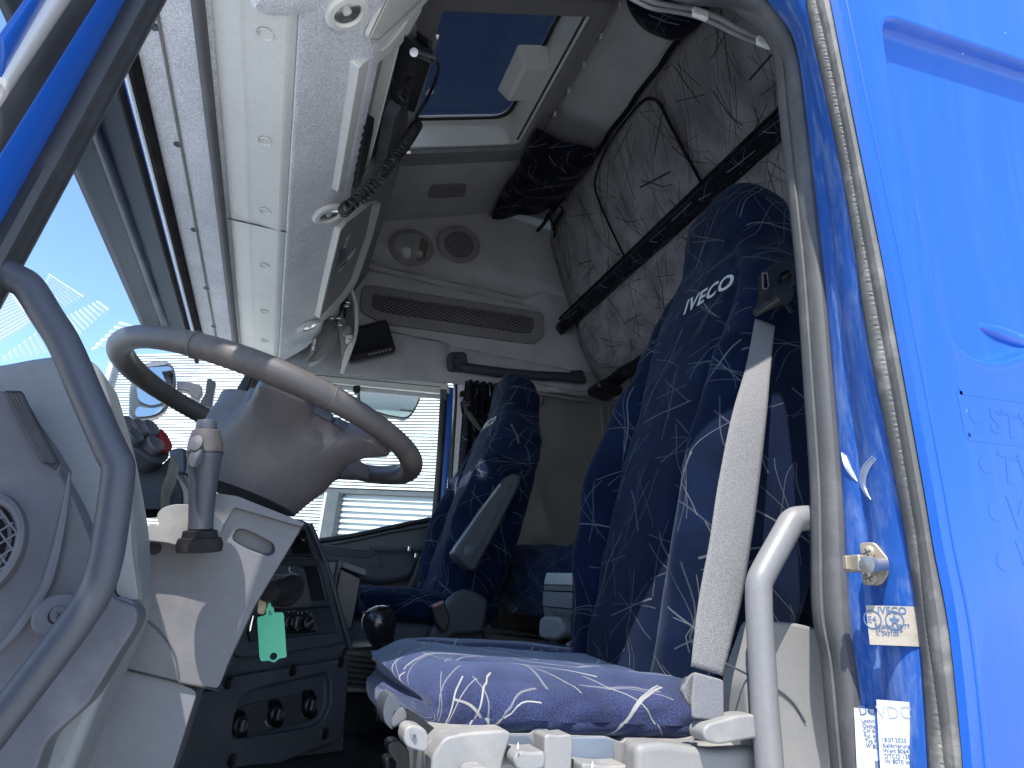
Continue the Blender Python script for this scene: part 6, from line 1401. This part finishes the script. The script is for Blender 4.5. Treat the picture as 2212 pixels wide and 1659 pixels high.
arm = prism('armrest', rnd(Q('e3', [(270, 735), (300, 690), (540, 340), (740, 80), (790, 10), (840, -20), (890, -10), (915, 40), (890, 120), (690, 520), (480, 915), (425, 905), (310, 800)], X=XP - .02), .012), (.07, 0, 0), M['dark'], ps, bevel=.012, seg=4)
prism('armrest_face', rnd(Q('e3', [(310, 730), (560, 340), (740, 85), (820, 90), (640, 450), (415, 870), (325, 790)], X=XP - .021), .006), (-.002, 0, 0), M['dark'], ps, bevel=.001)
lathe('armrest_cap', [(.001, 0), (.0175, 0), (.0175, .003), (.016, .0035), (.001, .0035)], Q('e3', [(420, 720)], X=XP - .023)[0], (-1, 0, 0), M['charcoal'], ps, seg=28)
tube('armrest_top_edge', Q('e3', [(285, 740), (300, 705), (540, 350), (720, 100)], X=XP - .004), .008, M['palegrey'], ps, seg=10)
# passenger belt
pb = thing('passenger_seat_belt', 'dark seat belt crossing the passenger seat to a buckle with a pink button', 'seat belt', tuple(P(1010, 1000, X=1.95)))
def ribbon(nm, l, r, x0_, x1_, m, par):
    n_ = len(l); A = cat([P(u, v, X=x0_ + (x1_ - x0_) * i / (n_ - 1)) for i, (u, v) in enumerate(l)], 6); B = cat([P(u, v, X=x0_ + (x1_ - x0_) * i / (n_ - 1)) for i, (u, v) in enumerate(r)], 6)
    strip(nm, A, B, m, par, bulge=.001, nu=40, nv=4, solid=.002, curve=False)
bw = plastic('dark_belt', (.07, .07, .075), .8, 1500, .4, .1)
ribbon('belt_webbing', K('e4', (185, 320), (215, 450), (300, 590), (400, 690)), K('e4', (240, 320), (270, 430), (340, 540), (440, 720)), 2.15, 2.05, bw, pb)
ribbon('belt_webbing', K('d5', (1800, -20), (1560, 330), (1370, 690), (1290, 900), (1180, 1160)), K('d5', (1880, -20), (1640, 340), (1420, 690), (1340, 900), (1240, 1160)), 1.98, 2.02, bw, pb)
ribbon('belt_webbing', K('e4', (365, 930), (230, 1130), (60, 1390), (-20, 1540)), K('e4', (400, 940), (270, 1140), (110, 1400), (30, 1560)), 1.96, 1.98, bw, pb)
prism('shoulder_guide', rnd(Q('e4', [(320, 960), (340, 880), (430, 820), (440, 850), (395, 1010), (360, 1010), (380, 930), (345, 930)], X=1.95), .006), (-.01, 0, 0), M['palegrey'], pb, bevel=.003)
prism('top_anchor', rnd(Q('e4', [(165, 240), (230, 245), (240, 310), (150, 300)], X=2.16), .004), (-.02, 0, 0), M['black'], pb, bevel=.003)
prism('anchor_slide', rnd(Q('e4', [(165, 350), (200, 345), (215, 510), (180, 480)], X=2.17), .004), (-.01, 0, 0), M['black'], pb, bevel=.002)
prism('buckle', rnd(Q('d5', [(1490, 1345), (1650, 1270), (1680, 1300), (1740, 1500), (1700, 1660), (1640, 1660), (1560, 1560)], X=1.46), .006), (.03, 0, 0), M['black'], pb, bevel=.004)
prism('release_button', rnd(Q('d5', [(1510, 1335), (1650, 1272), (1665, 1300), (1530, 1362)], X=1.457), .002), (-.003, 0, 0), M['pink'], pb, bevel=.001)
tube('hanging_strap', cat(Q('d5', [(1225, 605), (1260, 650), (1310, 710), (1340, 760), (1400, 760)], X=2.08), 4), .007, M['black'], pb, seg=8)
for a in ((1228, 618), (1312, 708)): box('strap_ring', Q('d5', [a], X=2.06)[0], (.01, .014, .02), M['chrome'], pb, bevel=.003)
# armrest box / fridge unit between the seats
fr_ = thing('centre_fold_box', 'dark fold out storage box with pale lid edge and grey latch between the seats', 'storage box', tuple(P(1215, 1330, X=1.1)))
YQ = -.665
prism('box_lid', rnd(Q('e3', [(1130, 1000), (1150, 925), (1650, 930), (1650, 1060), (1125, 1040)], Y=YQ), .004), (0, -.22, 0), M['pale3'] if 'pale3' in M else M.setdefault('pale3', plastic('lid_grey', (.22, .23, .25), .35, 900, .1, .15)), fr_, bevel=.006)
prism('lid_band', rnd(Q('e3', [(1126, 1045), (1650, 1060), (1650, 1115), (1126, 1095)], Y=YQ - .002), .002), (0, -.22, 0), M['dark'], fr_, bevel=.003)
prism('box_body', rnd(Q('e3', [(1120, 1105), (1650, 1125), (1700, 1300), (1650, 1290), (1115, 1240)], Y=YQ - .004), .004), (0, -.22, 0), M['charcoal'], fr_, bevel=.004)
prism('box_foot', rnd(Q('e3', [(1118, 1245), (1620, 1300), (1640, 1500), (1490, 1640), (1200, 1590), (1150, 1450)], Y=YQ - .012), .004), (0, -.22, 0), M['darkscuff'], fr_, bevel=.004)
prism('latch_slot', rnd(Q('e3', [(1380, 1125), (1425, 1130), (1420, 1180), (1375, 1172)], Y=YQ - .003), .002), (0, .003, 0), M['grey'], fr_, bevel=.001)
prism('niche', Q('e3', [(1210, 1290), (1385, 1315), (1395, 1370), (1215, 1350)], Y=YQ - .011), (0, .001, 0), M['black'], fr_, bevel=0)
prism('grey_latch', rnd(Q('e3', [(1190, 1380), (1220, 1345), (1370, 1350), (1400, 1400), (1430, 1460), (1420, 1540), (1370, 1575), (1240, 1570), (1180, 1540)], Y=YQ - .005), .01), (0, .03, 0), M['midgrey'], fr_, bevel=.010, seg=4)
bg = thing('recliner_lever', 'small pale curved lever beside the far lower corner of the driver seat backrest', 'lever', tuple(P(1270, 1370, X=.75)))
prism('lever_blade', rnd(Q('e3', [(1490, 1600), (1530, 1500), (1620, 1390), (1625, 1400), (1570, 1500), (1520, 1630), (1500, 1640)], X=.74), .003), (-.01, 0, 0), M['palegrey'], bg, bevel=.003)
prism('lever_pouch', rnd(Q('e3', [(1540, 1640), (1570, 1500), (1680, 1440), (1760, 1560), (1800, 1680)], X=.76), .006), (-.02, 0, 0), M['dark'], bg, bevel=.006)
prism('small_hinge_cover', rnd(Q('e3', [(1330, 1600), (1420, 1540), (1470, 1610), (1480, 1640), (1330, 1640)], X=.78), .004), (-.02, 0, 0), M['charcoal'], bg, bevel=.004)
# floor mat with crumbs
fm = thing('floor_mat', 'black rubber floor mat with scattered crumbs in front of the driver seat', 'floor mat', (1.0, -.1, .0))
mz = .30
def Fz(u, v): return P(u, v, Z=mz)
grid('mat_sheet', lambda s, t: (.25 + 1.8 * s, -.9 + 1.2 * t, mz + .002 * math.sin(s * 120)), 40, 20, M['mat'], fm, solid=.01)
crumb = None; random.seed(3); vs = []; fs = []
for k in range(420):
    x, y = .5 + 1.2 * random.random(), -.5 + .7 * random.random(); r = .0008 + .0018 * random.random() ** 2; b0_ = len(vs)
    vs += [Vector((x + r, y, mz + .004)), Vector((x - r, y + r * .6, mz + .004)), Vector((x - r * .4, y - r, mz + .004)), Vector((x, y, mz + .004 + r * 1.4))]
    fs += [[b0_, b0_ + 1, b0_ + 2], [b0_, b0_ + 1, b0_ + 3], [b0_ + 1, b0_ + 2, b0_ + 3], [b0_ + 2, b0_, b0_ + 3]]
tag(mk('crumbs', vs, fs, M['pale'], fm, smooth=False), kind='stuff')
# sill, door step and carpet behind the driver seat
prism('carpet_side', Q('c9', [(960, 850), (1060, 850), (1100, 1000), (1140, 1700), (1020, 1700)], X=.24), (.02, 0, 0), felt('speckled_carpet', (.10, .10, .09), (.42, .41, .38), 700, (1, 1, 1), .2), cab, bevel=0)
prism('sill_trim', rnd(Q('c9', [(1085, 1290), (1300, 1300), (1330, 1800), (1120, 1800)], X=.15), .004), (.02, 0, 0), M['palegrey'], cab, bevel=.004)
# main mirror outside the far windscreen pillar
mm_ = thing('main_mirror', 'tall grey door mirror outside the far windscreen corner, seen through the steering wheel', 'mirror', tuple(P(330, 860, X=2.6)))
XW = 2.6
prism('mirror_case', rnd(Q('d3', [(520, 330), (700, 260), (880, 250), (960, 320), (985, 440), (980, 600), (880, 800), (760, 880), (520, 905), (465, 840), (470, 560), (500, 400)], X=XW), .03), (.10, .02, 0), plastic('mirror_shell', (.06, .065, .065), .4), mm_, bevel=.012)
prism('mirror_glass', rnd(Q('d3', [(560, 360), (700, 330), (930, 320), (950, 420), (930, 560), (850, 720), (700, 760), (560, 700), (545, 560)], X=XW - .002), .02), (-.003, 0, 0), simple('mirror_silver', (.30, .33, .35), .04, 1), mm_, bevel=0)
prism('wide_mirror_glass', rnd(Q('d3', [(555, 760), (700, 790), (850, 760), (800, 830), (700, 870), (540, 880), (525, 830)], X=XW - .002), .02), (-.003, 0, 0), simple('mirror_silver2', (.30, .33, .35), .04, 1), mm_, bevel=0)
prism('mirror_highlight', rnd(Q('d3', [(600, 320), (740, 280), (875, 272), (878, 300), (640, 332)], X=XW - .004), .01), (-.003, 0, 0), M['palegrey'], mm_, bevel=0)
prism('mirror_arm', rnd(Q('d3', [(985, 475), (1120, 485), (1265, 530), (1270, 620), (1240, 650), (1230, 700), (1130, 640), (1130, 600), (985, 570)], X=XW - .01), .01), (.05, 0, 0), M['charcoal'], mm_, bevel=.008)
prism('arm_mount', Q('d3', [(1320, 460), (1360, 455), (1420, 490), (1370, 780), (1260, 740), (1240, 720), (1300, 620)], X=2.45), (.05, 0, 0), M['charcoal'], mm_, bevel=.004)
# join check
# open driver door, folded back past the left of the picture, with its mirror
dd = thing('open_driver_door', 'open blue driver door with window, standing to the left of the doorway', 'door', (-.5, .42, .4))
def dpt(x, z): return Vector((x, .40, z))
frame('door_frame', [dpt(-.12, .84), dpt(-1.08, .98), dpt(-1.08, 1.60), dpt(-.42, 1.60), dpt(-.20, 1.50)], [dpt(-.20, .90), dpt(-1.0, 1.04), dpt(-1.0, 1.52), dpt(-.45, 1.52), dpt(-.30, 1.44)], (0, 1, 0), .05, M['blue'], dd)
prism('door_skin', [dpt(-.12, -.5), dpt(-1.08, -.5), dpt(-1.08, .98), dpt(-.12, .84)], (0, .10, 0), M['blue'], dd, bevel=.01)
prism('door_glass', [dpt(-.19, .89), dpt(-1.01, 1.03), dpt(-1.01, 1.53), dpt(-.45, 1.53), dpt(-.29, 1.45)], (0, .005, 0), M['glass'], dd, bevel=0, smooth=False)
dmr = thing('driver_mirror', 'large grey driver side mirror housing outside the near windscreen corner', 'mirror', (-.30, .55, 1.2))
prism('mirror_case', rnd([Vector((-.20, .50, .95)), Vector((-.50, .50, .95)), Vector((-.52, .50, 1.66)), Vector((-.20, .50, 1.66))], .06), (0, .12, 0), M['charcoal'], dmr, bevel=.02)
